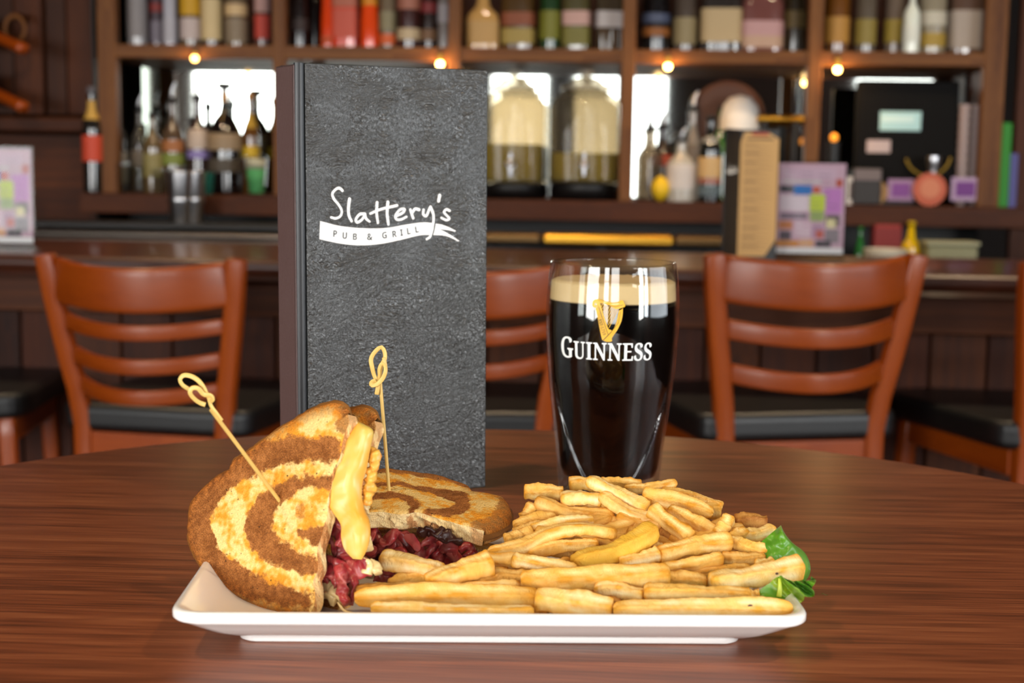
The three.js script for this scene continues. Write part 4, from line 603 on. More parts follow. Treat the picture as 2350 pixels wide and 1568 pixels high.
// ---------------------------------------------------------------- the bar counter
const BAR_H = 1.067, barA = atHeight(60, 585, BAR_H), barB = atHeight(2200, 632, BAR_H), BAR_TURN = -Math.atan2(barB.z - barA.z, barB.x - barA.x);
const barO = barA.clone().lerp(barB, 0.5); barO.y = 0;
const barPoint = (u, v, w) => V(u, v, -w).applyAxisAngle(V(0, 1, 0), BAR_TURN).add(barO);
{
  const t = thing('bar_counter', 'dark wooden bar counter with boarded front running across behind the stools', 'bar counter', barO, BAR_TURN), L = 3.9;
  const s = new THREE.Shape(); s.moveTo(0, 0); s.lineTo(0.6, 0); s.lineTo(0.6, 0.045); s.lineTo(0.012, 0.045); s.quadraticCurveTo(0, 0.045, -0.003, 0.034); s.quadraticCurveTo(-0.006, 0.022, 0.004, 0.01); s.lineTo(0, 0);
  const top = new THREE.ExtrudeGeometry(s, { depth: L, bevelEnabled: false, curveSegments: 6 }); top.rotateY(Math.PI / 2); top.translate(-L / 2, BAR_H - 0.045, 0);
  mesh('countertop', uvMetres(toCreasedNormals(top, 0.6), 0), M.bar, t);
  mesh('apron', bx(L, 0.09, 0.02, 0, BAR_H - 0.09, -0.13, 0.003), M.dark, t);
  for (let i = 0; i < 32; i++) { const tone = keep('board' + i % 4, () => { const m = M.dark.clone(); m.color.set(['#ffffff', '#d8c8c0', '#b8a8a4', '#e8d0b8'][i % 4]); return m; }); mesh('plank', bx(L / 32 - 0.004, BAR_H - 0.14 - 0.1, 0.018, -L / 2 + (i + 0.5) * L / 32, (BAR_H - 0.14 + 0.1) / 2, -0.2, 0.004), tone, t); }
  mesh('kick_board', bx(L, 0.1, 0.02, 0, 0.05, -0.215), M.black, t);
  mesh('back_panel', bx(L, BAR_H - 0.05, 0.02, 0, (BAR_H - 0.05) / 2, -0.56), M.dark, t);
}

// ---------------------------------------------------------------- bar stools
const seatGeo = (() => { const s = new THREE.Shape(), w = 0.2; s.moveTo(-0.165, 0.19); s.lineTo(0.165, 0.19); s.quadraticCurveTo(0.19, 0.19, 0.192, 0.15); s.lineTo(w, -0.14); s.quadraticCurveTo(w, -0.2, 0.14, -0.205); s.lineTo(-0.14, -0.205); s.quadraticCurveTo(-w, -0.2, -w, -0.14); s.lineTo(-0.192, 0.15); s.quadraticCurveTo(-0.19, 0.19, -0.165, 0.19);
  const g = new THREE.ExtrudeGeometry(s, { depth: 0.022, bevelEnabled: true, bevelSize: 0.012, bevelThickness: 0.016, bevelSegments: 5, curveSegments: 8 }); g.rotateX(Math.PI / 2); g.translate(0, 0.775, -0.02); return g; })();
function stool(label, px, d, turn, slats, rail, seatPos) {
  const p = Z(px, 800, d); p.y = 0; const t = thing('bar_stool', label, 'bar stool', p, turn, 'wooden bar stools with black seats'); t.translateZ(-0.17); t.position.y = 0;
  const wAt = (y) => (y > 0.75 ? lerp(0.15, 0.198, smooth(0.72, 1.09, y) * 0.5 + (y - 0.75) / 0.34 * 0.5) : lerp(0.185, 0.15, y / 0.75)), zAt = (y) => 0.17 + 0.05 * Math.max(0, (y - 0.75) / 0.34) + 0.03 * Math.max(0, (0.75 - y) / 0.75);
  for (const s of [-1, 1]) {
    mesh('back_post', uvSweep([0, 0.25, 0.5, 0.75, 0.9, 1.0, 1.09].map((y) => V(s * wAt(y), y, zAt(y))), 0.019, 0.015, V(0, 0, 1), 4), M.stool, t);
    mesh('leg', uvSweep([V(s * 0.195, 0, -0.225), V(s * 0.18, 0.4, -0.205), V(s * 0.165, 0.74, -0.19)], 0.018, 0.018, V(0, 0, 1), 4), M.stool, t);
    mesh('side_stretcher', uvSweep([V(s * 0.178, 0.3, 0.18), V(s * 0.184, 0.3, -0.2)], 0.009, 0.014, V(0, 1, 0), 4), M.stool, t);
  }
  mesh('footrest', uvSweep([V(-0.185, 0.26, -0.21), V(0.185, 0.26, -0.21)], 0.011, 0.018, V(0, 1, 0), 4), M.stool, t);
  mesh('rear_stretcher', uvSweep([V(-0.17, 0.34, 0.185), V(0.17, 0.34, 0.185)], 0.009, 0.014, V(0, 1, 0), 4), M.stool, t);
  const across = (y, h, th) => { const w = wAt(y) - 0.012, z = zAt(y), pts = []; for (let i = 0; i <= 8; i++) { const a = i / 8 * 2 - 1; pts.push(V(a * w, y + 0.006 - 0.013 * (1 - a * a), z + 0.075 * (1 - a * a) - 0.004)); } return uvSweep(pts, th, h, V(0, 1, 0), 5); };
  mesh('top_rail', across(rail[0] - 0.008, rail[1], 0.01), M.stool, t);
  for (const [y, h] of slats) mesh('back_slat', across(y, h, 0.009), M.stool, t);
  mesh('seat_frame', [bx(0.33, 0.05, 0.02, 0, 0.71, 0.165), bx(0.35, 0.05, 0.02, 0, 0.71, -0.2), bx(0.02, 0.05, 0.36, -0.165, 0.71, -0.02), bx(0.02, 0.05, 0.36, 0.165, 0.71, -0.02)], M.stool, t);
  mesh('seat_cushion', seatGeo, M.vinyl, t, 'black vinyl seat');
  return t;
}
function uvSweep(pts, a, b, up, n) { return sweep(pts, { w: a, h: b, up, n, seg: 16, radial: 16 }); }
const three = [[0.955, 0.0145], [0.888, 0.0145], [0.827, 0.0145]], two = [[0.948, 0.018], [0.864, 0.018]];
stool('reddish wooden bar stool with three back slats, left of the menu', 350, 2.78, -0.2, three, [1.045, 0.043]);
stool('wooden bar stool mostly hidden behind the menu and the beer glass', 1075, 2.78, 0.02, three.slice(0, 2), [1.045, 0.045]);
stool('orange-brown bar stool with two back slats, right of the beer glass', 1840, 2.72, 0.2, two, [1.05, 0.043]).scale.setScalar(1.025);
stool('bar stool cut off by the right edge, one back post showing', 2515, 2.72, 0.3, two, [1.045, 0.046]).scale.setScalar(1.02);
stool('bar stool at the left edge, only its black seat corner showing', -325, 3.08, -1.5, three, [1.045, 0.043]);

// ---------------------------------------------------------------- the back bar
const BBT = -0.058, BBO = V(0, 0, -4.55), bbN = V(0, 0, 1).applyAxisAngle(V(0, 1, 0), BBT);
const bbPoint = (u, v, w) => V(u, v, -w).applyAxisAngle(V(0, 1, 0), BBT).add(BBO);
const bb = (px, py, w = 0) => { const q = onPlane(px, py, bbPoint(0, 0, w), bbN).sub(BBO).applyAxisAngle(V(0, 1, 0), -BBT); return [q.x, q.y]; };
const bu = (px, py, w) => bb(px, py, w)[0], bv = (px, py, w) => bb(px, py, w)[1];
const SHELF = bv(1300, 111), SHELF_B = bv(1300, 143), LEDGE = bv(1300, 460), LEDGE_B = bv(1300, 506), BACK_W = 0.34;
const U0 = bu(226, 250), U1 = bu(2300, 250), UEND = bu(2480, 480);
{
  const t = thing('back_bar', 'brown wooden back bar shelving with mirrors behind the bottles', 'shelving', BBO, BBT), mid = (U0 + U1) / 2, W = U1 - U0;
  const post = (px, w, v0 = LEDGE) => mesh('post', bx(w, 2.35 - v0, 0.045, bu(px, 250), (2.35 + v0) / 2, -0.02, 0.003), M.shelf, t);
  post(247, 0.06); post(641, 0.04); post(1041, 0.04); post(1440, 0.042); post(1866, 0.044); post(2278, 0.066);
  mesh('upper_shelf', bx(W, SHELF - SHELF_B, BACK_W, mid, (SHELF + SHELF_B) / 2, -BACK_W / 2 - 0.001, 0.004), M.shelf, t);
  mesh('top_shelf', bx(W, 0.05, BACK_W, mid, 2.2, -BACK_W / 2, 0.004), M.shelf, t);
  mesh('lower_shelf', bx(UEND - U0 + 0.06, LEDGE - LEDGE_B, 0.4, (UEND + U0 - 0.06) / 2, (LEDGE + LEDGE_B) / 2, -0.17, 0.004), M.dark, t);
  mesh('back_board', bx(W, 2.35 - SHELF, 0.02, mid, (2.35 + SHELF) / 2, -BACK_W - 0.012), M.dark, t);
  const xs = [247, 641, 1041, 1440, 1866, 2278].map((p) => bu(p, 250));
  for (let i = 0; i < 5; i++) mesh('mirror', bx(xs[i + 1] - xs[i] - 0.01, SHELF_B - LEDGE, 0.006, (xs[i] + xs[i + 1]) / 2, (SHELF_B + LEDGE) / 2, -BACK_W, 0.001), M.mirror, t, 'mirror panel reflecting the street windows');
  mesh('side_panel', bx(0.02, 2.35 - LEDGE, BACK_W, U1 - 0.01, (2.35 + LEDGE) / 2, -BACK_W / 2), M.dark, t);
  const c = thing('back_counter', 'low dark counter under the back bar shelving, mostly hidden by the bar', 'counter', BBO, BBT);
  const cu = (bu(200, 500) + bu(2330, 500)) / 2, CW = bu(2330, 500) - bu(200, 500) - 0.02;
  mesh('worktop', bx(CW, 0.04, 0.62, cu, 0.93, -0.1), M.blackGloss, c); mesh('cabinet', bx(CW - 0.02, 0.9, 0.5, cu, 0.455, -0.12), M.black, c);
  mesh('recess_board', bx(CW - 0.02, LEDGE_B - 0.95, 0.02, cu, (LEDGE_B + 0.95) / 2, -0.36), M.black, c);
}
// panelled piers at both ends
{
  const p = new THREE.Group(); p.name = 'wall_pier_left'; p.userData.kind = 'structure'; p.position.copy(BBO); p.rotation.y = BBT; scene.add(p);
  const e = bu(192, 150); let u = e;
  for (let i = 0; i < 7; i++) { const w = [0.09, 0.075, 0.1, 0.12, 0.1, 0.1, 0.4][i]; mesh('plank', bx(w - 0.006, 1.75, 0.03, u - w / 2, bv(100, 262, 0) + 0.875, -0.1 - (i % 2) * 0.012, 0.006), i % 2 ? M.shelf.clone() : M.dark, p); u -= w; }
  for (const m of p.children) if (m.material !== M.dark) m.material.color.set('#8a7468');
  mesh('dado_rail', bx(1.4, 0.05, 0.07, e - 0.7, bv(100, 285, 0), -0.07, 0.01), M.dark, p); mesh('dado_panel', bx(1.4, 1.35, 0.03, e - 0.7, 0.68, -0.1), M.dark, p);
  mesh('pier_edge', bx(0.012, 2.6, 0.3, e - 0.003, 1.5, -0.24), M.black, p);
  const q = new THREE.Group(); q.name = 'wall_pier_right'; q.userData.kind = 'structure'; q.position.copy(BBO); q.rotation.y = BBT; scene.add(q);
  const f = bu(2338, 250);
  for (let i = 0; i < 4; i++) mesh('plank', bx(0.1, 2.9, 0.03, f + 0.055 + i * 0.106, 1.5, -0.06, 0.006), M.dark, q);
}
// place something on the back bar: px centre, base height v, distance w behind the shelf front
const onBar = (name, label, cat, px, py, v, w, turn = 0, group) => thing(name, label, cat, bbPoint(bu(px, py, w), v, w), BBT + turn, group);
const pxM = (n, w = 0.1) => n * (4.55 + w) / F;      // pixels to metres at the back bar
const liquids = new Map(), bodyMat = (c, clear) => keep('b' + c + clear, () => (clear ? std({ color: col(c), transmission: 0.85, thickness: 0, roughness: 0.06, ior: 1.5 }) : std({ color: col(c), roughness: 0.12, clearcoat: 0.6, clearcoatRoughness: 0.05 })));
const flat = (c) => keep('f' + c, () => paint(c, 0.6));
const ROUND = [[0, 0], [0.9, 0], [1, 0.015], [1, 0.56], [0.94, 0.62], [0.7, 0.69], [0.42, 0.745], [0.34, 0.8], [0.33, 0.93], [0.4, 0.935], [0.4, 0.965], [0.33, 0.97], [0.33, 0.985], [0, 0.985]];
const SQUAT = [[0, 0], [0.92, 0], [1, 0.02], [1, 0.5], [0.9, 0.6], [0.5, 0.7], [0.3, 0.76], [0.3, 0.93], [0.36, 0.94], [0.36, 0.98], [0, 0.98]];
const TAPER = [[0, 0], [0.9, 0], [1, 0.02], [0.97, 0.3], [0.8, 0.55], [0.45, 0.75], [0.3, 0.85], [0.28, 0.94], [0.34, 0.95], [0.34, 0.98], [0, 0.98]];
const WINE = [[0, 0], [0.9, 0], [1, 0.015], [1, 0.6], [0.9, 0.68], [0.5, 0.76], [0.36, 0.82], [0.34, 0.94], [0.4, 0.945], [0.4, 0.985], [0, 0.985]];
// labels: [from, to, colour] as shares of the height
function bottle(label, px, wpx, H, body, labels, o = {}) {
  const w = o.w ?? 0.12, r = pxM(wpx, w) / 2, t = onBar('bottle', label, 'bottle', px, o.y ?? 60, o.v ?? SHELF, w, o.turn ?? rnd(-0.2, 0.2), o.group), P = o.shape ?? ROUND;
  const sq = o.square ? (g) => { const p = g.attributes.position; for (let i = 0; i < p.count; i++) { const x = p.getX(i), z = p.getZ(i), y = p.getY(i) / H, k = y < 0.62 ? 1 : Math.max(0, 1 - (y - 0.62) * 9), a = Math.atan2(z, x), s = 1 / Math.pow(Math.pow(Math.abs(Math.cos(a)), 5) + Math.pow(Math.abs(Math.sin(a)), 5), 0.2); p.setX(i, x * lerp(1, s * 0.98, k)); p.setZ(i, z * lerp(1, s * (o.square), k)); } g.computeVertexNormals(); return g; } : (g) => g;
  mesh('glass_body', sq(lathe(P.map(([a, b]) => [a * r, b * H]), 28)), bodyMat(body, o.clear), t);
  const rAt = (y) => { for (let i = 1; i < P.length; i++) if (y <= P[i][1] && P[i][1] > P[i - 1][1]) return lerp(P[i - 1][0], P[i][0], (y - P[i - 1][1]) / (P[i][1] - P[i - 1][1])); return 0.33; };
  for (const [a, b, c] of labels) { const pts = []; for (let k = 0; k <= 6; k++) { const y = lerp(a, b, k / 6); pts.push([rAt(y) * r + 0.0012, y * H]); } mesh('paper_label', sq(lathe([[pts[0][0] - 0.0012, pts[0][1]], ...pts, [pts[6][0] - 0.0012, pts[6][1]]], 28)), keep('lab' + c, () => { const m = paint(c, 0.6); m.color.multiplyScalar(0.78); return m; }), t); }
  if (o.fill) mesh('liquor', sq(lathe([[0, 0.012], [0.93, 0.012], [0.95, 0.03], [0.95, Math.min(0.55, o.fill[0])], [0, Math.min(0.55, o.fill[0])]].map(([a, b]) => [a * r * 0.97, b * H]), 24)), keep('l' + o.fill[1], () => std({ color: col(o.fill[1]), roughness: 0.2, transmission: 0.4, thickness: 0 })), t);
  mesh('cap', lathe([[0, 0], [0.42, 0], [0.42, 0.055 * H / r], [0.38, 0.06 * H / r], [0, 0.06 * H / r]].map(([a, b]) => [a * r, b * r]), 20, 0.95 * H), flat(o.cap ?? '#1a1a1a'), t);
  if (o.pourer) mesh('pour_spout', sweep([V(0, 0.985 * H, 0), V(0, 1.08 * H, 0), V(0.012, 1.17 * H, 0)], { w: (q) => lerp(0.008, 0.003, q), h: (q) => lerp(0.008, 0.003, q), seg: 10, radial: 10, up: V(0, 0, 1) }), M.steel, t);
  return t;
}
// top shelf, from the left
const U = (n) => ` on the upper shelf, ${n}`;
bottle('silvery clear bottle' + U('first from the left'), 315, 44, 0.3, '#8d8c90', [[0.1, 0.5, '#8f8a8c']], { cap: '#777' });
bottle('narrow violet-grey bottle with red neck' + U('second from the left'), 361, 32, 0.29, '#4a4048', [[0.06, 0.3, '#7d7684'], [0.4, 0.5, '#8a2f2c']], { w: 0.16 });
bottle('slim pale silver bottle' + U('third from the left'), 390, 30, 0.28, '#a9a9b4', [[0.05, 0.33, '#b8b6c0']]);
bottle('white-labelled bottle with a yellow shoulder band' + U('left bay'), 437, 46, 0.31, '#5a4a30', [[0.08, 0.3, '#c9b8b4'], [0.33, 0.55, '#d2a012']]);
bottle('bottle with a tall cream label' + U('left bay'), 485, 46, 0.3, '#3a2c22', [[0.08, 0.52, '#d9c190']]);
bottle('grey-taupe bottle with a gold neck label' + U('left bay'), 542, 50, 0.3, '#6a5a46', [[0.06, 0.3, '#8d7c66'], [0.34, 0.46, '#d8b888']]);
bottle('narrow bottle with a red stripe label' + U('beside the first post'), 602, 34, 0.3, '#5a3c34', [[0.1, 0.35, '#c9483a'], [0.38, 0.55, '#c39a94']]);
bottle('very dark squat bottle' + U('just right of the first post'), 686, 46, 0.28, '#1b100e', [[0.2, 0.34, '#33201c']], { shape: SQUAT });
bottle('small dark brown bottle' + U('behind the squat dark one'), 722, 34, 0.26, '#150c0b', [], { w: 0.2 });
bottle('slim orange-red bottle' + U('left of the pink-red one'), 752, 32, 0.29, '#c93a08', [[0.05, 0.14, '#c04a18']], { shape: TAPER });
bottle('wide pinkish red bottle' + U('second bay'), 792, 58, 0.3, '#c2412c', [[0.12, 0.42, '#cc5844'], [0.44, 0.58, '#b5664e']], { square: 0.6 });
bottle('glowing orange liqueur bottle with a yellow neck' + U('second bay'), 848, 42, 0.3, '#d8430c', [[0.46, 0.62, '#dd8a10']], { shape: TAPER });
bottle('olive-grey bottle with orange base' + U('second bay'), 889, 36, 0.3, '#6b5d4a', [[0.05, 0.16, '#d8622c'], [0.2, 0.4, '#8d8464']]);
bottle('maroon bottle with a small cream label' + U('second bay'), 938, 52, 0.3, '#3a1c1a', [[0.1, 0.22, '#c9b390'], [0.42, 0.56, '#a86a56']]);
bottle('dark bottle with a red top band' + U('near the second post'), 984, 36, 0.29, '#22130f', [[0.1, 0.22, '#7a5a40'], [0.4, 0.52, '#7a1e22']]);
bottle('thin silvery bottle' + U('against the second post'), 1018, 26, 0.29, '#77706e', [[0.3, 0.5, '#a5a0a6']]);
bottle('tan bottle with rounded shoulder and slim neck' + U('third bay'), 1108, 74, 0.19, '#b98f54', [[0.1, 0.48, '#c39a5c']], { shape: [[0, 0], [0.95, 0], [1, 0.03], [1, 0.52], [0.9, 0.6], [0.55, 0.7], [0.4, 0.78], [0.36, 0.95], [0.42, 0.96], [0.42, 1], [0, 1]], cap: '#d9b58a', square: 0.7 });
bottle('bottle with a wide olive-yellow label' + U('third bay'), 1190, 74, 0.3, '#4a3416', [[0.07, 0.23, '#a8914a'], [0.26, 0.4, '#8d4a2a']], { square: 0.7 });
bottle('green bottle with a yellowish label' + U('third bay'), 1262, 46, 0.3, '#1d3a1c', [[0.12, 0.42, '#7a7a22']]);
bottle('bottle with pink and olive labels' + U('third bay'), 1323, 62, 0.3, '#4a4426', [[0.06, 0.25, '#7a7430'], [0.27, 0.42, '#cda49a']], { square: 0.7 });
bottle('bottle of amber spirit with white label' + U('beside the third post'), 1398, 60, 0.3, '#9a8a70', [[0.25, 0.42, '#c6bfc0']], { fill: [0.24, '#a86a10'], clear: true, square: 0.7 });
bottle('black bottle with orange and blue bands' + U('right of the third post'), 1505, 62, 0.3, '#0d0b0d', [[0.16, 0.25, '#94581f'], [0.3, 0.4, '#4a5470']], { shape: SQUAT });
bottle('narrow tan-labelled bottle' + U('fourth bay'), 1572, 50, 0.3, '#4a4038', [[0.08, 0.36, '#968762']]);
bottle('large bottle with big cream label' + U('fourth bay'), 1655, 92, 0.31, '#2a2320', [[0.1, 0.44, '#c4ab80']], { square: 0.7, cap: '#222' });
bottle('broad bottle with white and pink label' + U('fourth bay'), 1748, 94, 0.26, '#6e4440', [[0.06, 0.2, '#c8a48c'], [0.2, 0.38, '#c79a9a']], { square: 0.7 });
bottle('dark olive bottle' + U('beside the fourth post'), 1824, 46, 0.3, '#2c2416', [[0.26, 0.44, '#5e4c24']]);
bottle('amber bottle with a square gold label' + U('first in the right bay'), 1920, 56, 0.3, '#6a4012', [[0.11, 0.38, '#c08c3c']]);
bottle('clear bottle with an oval dull-gold label' + U('right bay'), 1987, 46, 0.3, '#5a5044', [[0.1, 0.36, '#94823a']]);
bottle('clear bottle with a tall gold label' + U('third in the right bay'), 2053, 42, 0.3, '#6a5c50', [[0.12, 0.36, '#a08a34']]);
bottle('small bright white bottle' + U('between two gold-labelled ones'), 2092, 36, 0.2, '#dfe6dc', [[0.15, 0.42, '#f0f4ea']], { w: 0.05 });
bottle('clear bottle with a low yellow label' + U('right bay'), 2138, 62, 0.3, '#8d8470', [[0.08, 0.22, '#b2943c'], [0.3, 0.44, '#d2ccba']]);
bottle('wide bottle with a grey-cream label' + U('last on the right'), 2216, 74, 0.31, '#5a4438', [[0.06, 0.44, '#b6a89c']], { square: 0.8 });
// lower shelf
const Lw = { v: LEDGE, y: 420 };
const Lb = (label, px, wpx, H, body, labels, o = {}) => bottle(label + ' on the lower shelf', px, wpx, H, body, labels, { ...Lw, ...o });
Lb('slim bottle with orange-red label at the far left end', 214, 46, 0.335, '#1c1a18', [[0.3, 0.55, '#d0482c'], [0.7, 0.88, '#cda24a']], { w: -0.0, shape: WINE, cap: '#5c5a60' });
Lb('colourless bottle next to the orange-red labelled one', 268, 50, 0.3, '#a8a49c', [[0.1, 0.45, '#9a9284']], { clear: true, pourer: true });
Lb('clear bottle with a grey label, third from the left end', 322, 44, 0.28, '#b0aca4', [[0.3, 0.5, '#8d8276']], { clear: true, pourer: true, w: 0.18 });
Lb('brown bottle with an olive label', 352, 46, 0.26, '#5a4a30', [[0.2, 0.5, '#8f8450']], { w: 0.1 });
Lb('bottle with a green and orange label, left bay', 398, 50, 0.31, '#4a3a2c', [[0.3, 0.42, '#7d8a3a'], [0.44, 0.56, '#a86a3a']], { pourer: true });
Lb('bottle with a white over violet label, left bay', 455, 48, 0.32, '#2c1c18', [[0.36, 0.44, '#8d80c0'], [0.46, 0.66, '#c4b2a4']], { pourer: true });
Lb('large round-shouldered black bottle with tall thin neck', 517, 78, 0.36, '#120c0d', [[0.2, 0.32, '#4e463c'], [0.4, 0.55, '#9a8468'], [0.84, 0.92, '#b0895a']], { shape: [[0, 0], [0.95, 0], [1, 0.03], [1, 0.5], [0.92, 0.58], [0.6, 0.68], [0.3, 0.74], [0.22, 0.8], [0.2, 0.97], [0.24, 0.975], [0.24, 0.99], [0, 0.99]] });
Lb('bottle with a yellow label beside the menu top', 577, 40, 0.33, '#5a3a16', [[0.36, 0.48, '#d8b422'], [0.66, 0.8, '#b8942a']], { w: 0.16, cap: '#b5761c' });
Lb('clear bottle behind the lemon, right of the third post', 1492, 54, 0.24, '#b8b0a4', [], { clear: true, pourer: true, w: 0.2 });
Lb('bottle with a big white label and metal pourer', 1562, 66, 0.2, '#a8a49c', [[0.2, 0.6, '#d8cfca']], { pourer: true, w: 0.06, shape: ROUND });
Lb('black bottle with a peach label, right of the white-labelled one', 1628, 52, 0.27, '#0f1210', [[0.08, 0.2, '#5c6c74'], [0.22, 0.28, '#a86a58'], [0.29, 0.53, '#d6b078'], [0.7, 0.76, '#8d9090']], { w: 0.03, shape: WINE });
Lb('green bottle standing behind the peach-labelled one', 1652, 44, 0.31, '#1f5a18', [[0.5, 0.62, '#4a8a2a']], { w: 0.2 });
Lb('dark bottle with a red patch behind the white-labelled one', 1520, 46, 0.25, '#241814', [[0.45, 0.6, '#a8452c']], { w: 0.24, pourer: true });
Lb('steel-topped clear bottle at the back, beside the third post', 1588, 40, 0.31, '#8d857c', [[0.4, 0.6, '#75685c']], { w: 0.26, pourer: true });
// glasses, cups and fruit
const lemon = onBar('lemon', 'yellow lemon lying among the bottles right of the third post', 'fruit', 1516, 420, LEDGE, 0.04);
mesh('peel', lathe([[0, 0], [0.006, 0.003], [0.02, 0.012], [0.028, 0.03], [0.03, 0.042], [0.026, 0.06], [0.014, 0.075], [0.006, 0.08], [0, 0.084]], 24), flat('#dcb414'), lemon);
const gg = onBar('tumbler', 'tall glass of green drink left of the menu', 'glass', 588, 420, LEDGE, 0.0);
mesh('glass_wall', lathe([[0, 0], [0.026, 0], [0.036, 0.125], [0.034, 0.125], [0.0245, 0.006], [0, 0.006]], 28), M.clear, gg); mesh('green_drink', lathe([[0, 0.007], [0.0243, 0.007], [0.031, 0.085], [0, 0.085]], 28), flat('#4fa060'), gg); mesh('ice_layer', lathe([[0, 0.086], [0.031, 0.086], [0.0335, 0.115], [0, 0.118]], 24), flat('#b9b49c'), gg);
const tg = onBar('tumbler', 'short teal glass in front of the dark bottles', 'glass', 470, 420, LEDGE, 0.0);
mesh('glass_wall', lathe([[0, 0], [0.026, 0], [0.032, 0.07], [0.03, 0.07], [0.024, 0.006], [0, 0.006]], 28), std({ color: col('#4ab0a0'), transmission: 0.8, thickness: 0, roughness: 0.05 }), tg);
for (const [i, [px, lab]] of [[290, 'clear stemless glass in front of the colourless bottle'], [372, 'clear upturned glass with pale reflections, left bay']].entries()) { const t = onBar('tumbler', lab, 'glass', px, 420, LEDGE, 0.01); mesh('glass_wall', lathe([[0, 0], [0.028, 0], [0.034, 0.1 - i * 0.02], [0.032, 0.1 - i * 0.02], [0.026, 0.008], [0, 0.008]], 28), M.clear, t); }
const ledge = onBar('service_ledge', 'narrow black ledge below the lower shelf at the left', 'ledge', 430, 500, LEDGE_B - 0.03, -0.17);
mesh('slab', bx(1.02, 0.02, 0.15, 0.02, 0, 0, 0.004), M.black, ledge);
for (const [i, px] of [413, 442].entries()) { const t = onBar('mixing_cup', ['steel mixing cup on the black ledge, the left of two', 'steel mixing cup on the black ledge, the right of two'][i], 'cup', px, 480, LEDGE_B - 0.02, -0.18 + i * 0.035, 0, 'steel mixing cups'); mesh('cup_wall', lathe([[0, 0], [0.03, 0], [0.042, 0.155], [0.044, 0.158], [0.04, 0.158], [0.028, 0.004], [0, 0.004]], 28), M.steel, t); mesh('cup_band', lathe([[0.0356, 0.06], [0.0376, 0.062], [0.0384, 0.074], [0.0372, 0.076]], 28), M.steel, t); }
// the two infusion jars
for (const [i, [px, wpx, fillY, lab]] of [[1178, 152, 332, 'large glass dispenser jar of olive liquid beside the menu'], [1342, 168, 352, 'large glass dispenser jar of olive liquid beside the third post']].entries()) {
  const w = 0.14, r = pxM(wpx, w) / 2, t = onBar('dispenser_jar', lab, 'jar', px, 330, LEDGE, w, 0, 'dispenser jars'), b0 = bv(px, 422, w) - LEDGE, sh = bv(px, 242, w) - LEDGE, nk = bv(px, 208, w) - LEDGE, tp = bv(px, 160, w) - LEDGE, fl = bv(px, fillY, w) - LEDGE, R = r * 0.99;
  const sq = (g) => { const p = g.attributes.position; for (let k = 0; k < p.count; k++) { const x = p.getX(k), z = p.getZ(k), y = p.getY(k), m = 1 - smooth(sh - 0.01, nk, y), a = Math.atan2(z, x), s = 0.93 / Math.pow(Math.pow(Math.abs(Math.cos(a)), 4) + Math.pow(Math.abs(Math.sin(a)), 4), 0.25); p.setX(k, x * lerp(1, s, m)); p.setZ(k, z * lerp(1, s, m)); } g.computeVertexNormals(); return g; };
  mesh('stand', lathe([[0, 0], [r * 0.92, 0], [r * 0.92, b0 - 0.004], [r * 0.86, b0], [0, b0]], 32), M.black, t);
  mesh('glass_wall', sq(lathe([[0, b0], [R, b0 + 0.001], [R * 1.02, b0 + 0.012], [R * 1.02, sh], [R * 0.9, sh + 0.02], [R * 0.6, nk - 0.004], [R * 0.58, nk]], 40)), std({ color: new THREE.Color().setRGB(0.6, 0.55, 0.46), transmission: 0.95, thickness: 0, roughness: 0.05, ior: 1.4, specularIntensity: 0.35 }), t);
  mesh('infusion', sq(lathe([[0, b0 + 0.004], [R * 0.97, b0 + 0.006], [R * 0.98, b0 + 0.02], [R * 0.98, fl], [0, fl]], 40)), std({ color: new THREE.Color().setRGB(0.42, 0.36, 0.004), roughness: 0.35, transmission: 0.25, thickness: 0, specularIntensity: 0.2 }), t, 'olive green liquid');
  mesh('lid', lathe([[0, nk], [R * 0.66, nk], [R * 0.68, nk + 0.008], [R * 0.62, nk + 0.016], [R * 0.5, nk + 0.02], [R * 0.36, nk + 0.036], [R * 0.12, nk + 0.044], [R * 0.12, tp - 0.018], [R * 0.22, tp - 0.008], [R * 0.18, tp], [0, tp + 0.002]], 32), std({ color: col('#d9d2c4'), roughness: 0.08, transmission: 0.7, thickness: 0 }), t, 'glass lid with a round knob');
  const ty = (bv(px, 378, w) - LEDGE), tap = mesh('tap', [cyl(0.012, 0.012, 0.05, 0, 0, 0, 16).rotateX(Math.PI / 2).translate(0, ty, r * 0.93 + 0.02), cyl(0.007, 0.006, 0.035, 0, ty - 0.018, r * 0.93 + 0.036, 14), new THREE.SphereGeometry(0.013, 16, 12).translate(0, ty + 0.004, r * 0.93 + 0.046), cyl(0.0045, 0.006, 0.03, 0, ty + 0.022, r * 0.93 + 0.036, 12)], M.steel, t);
}
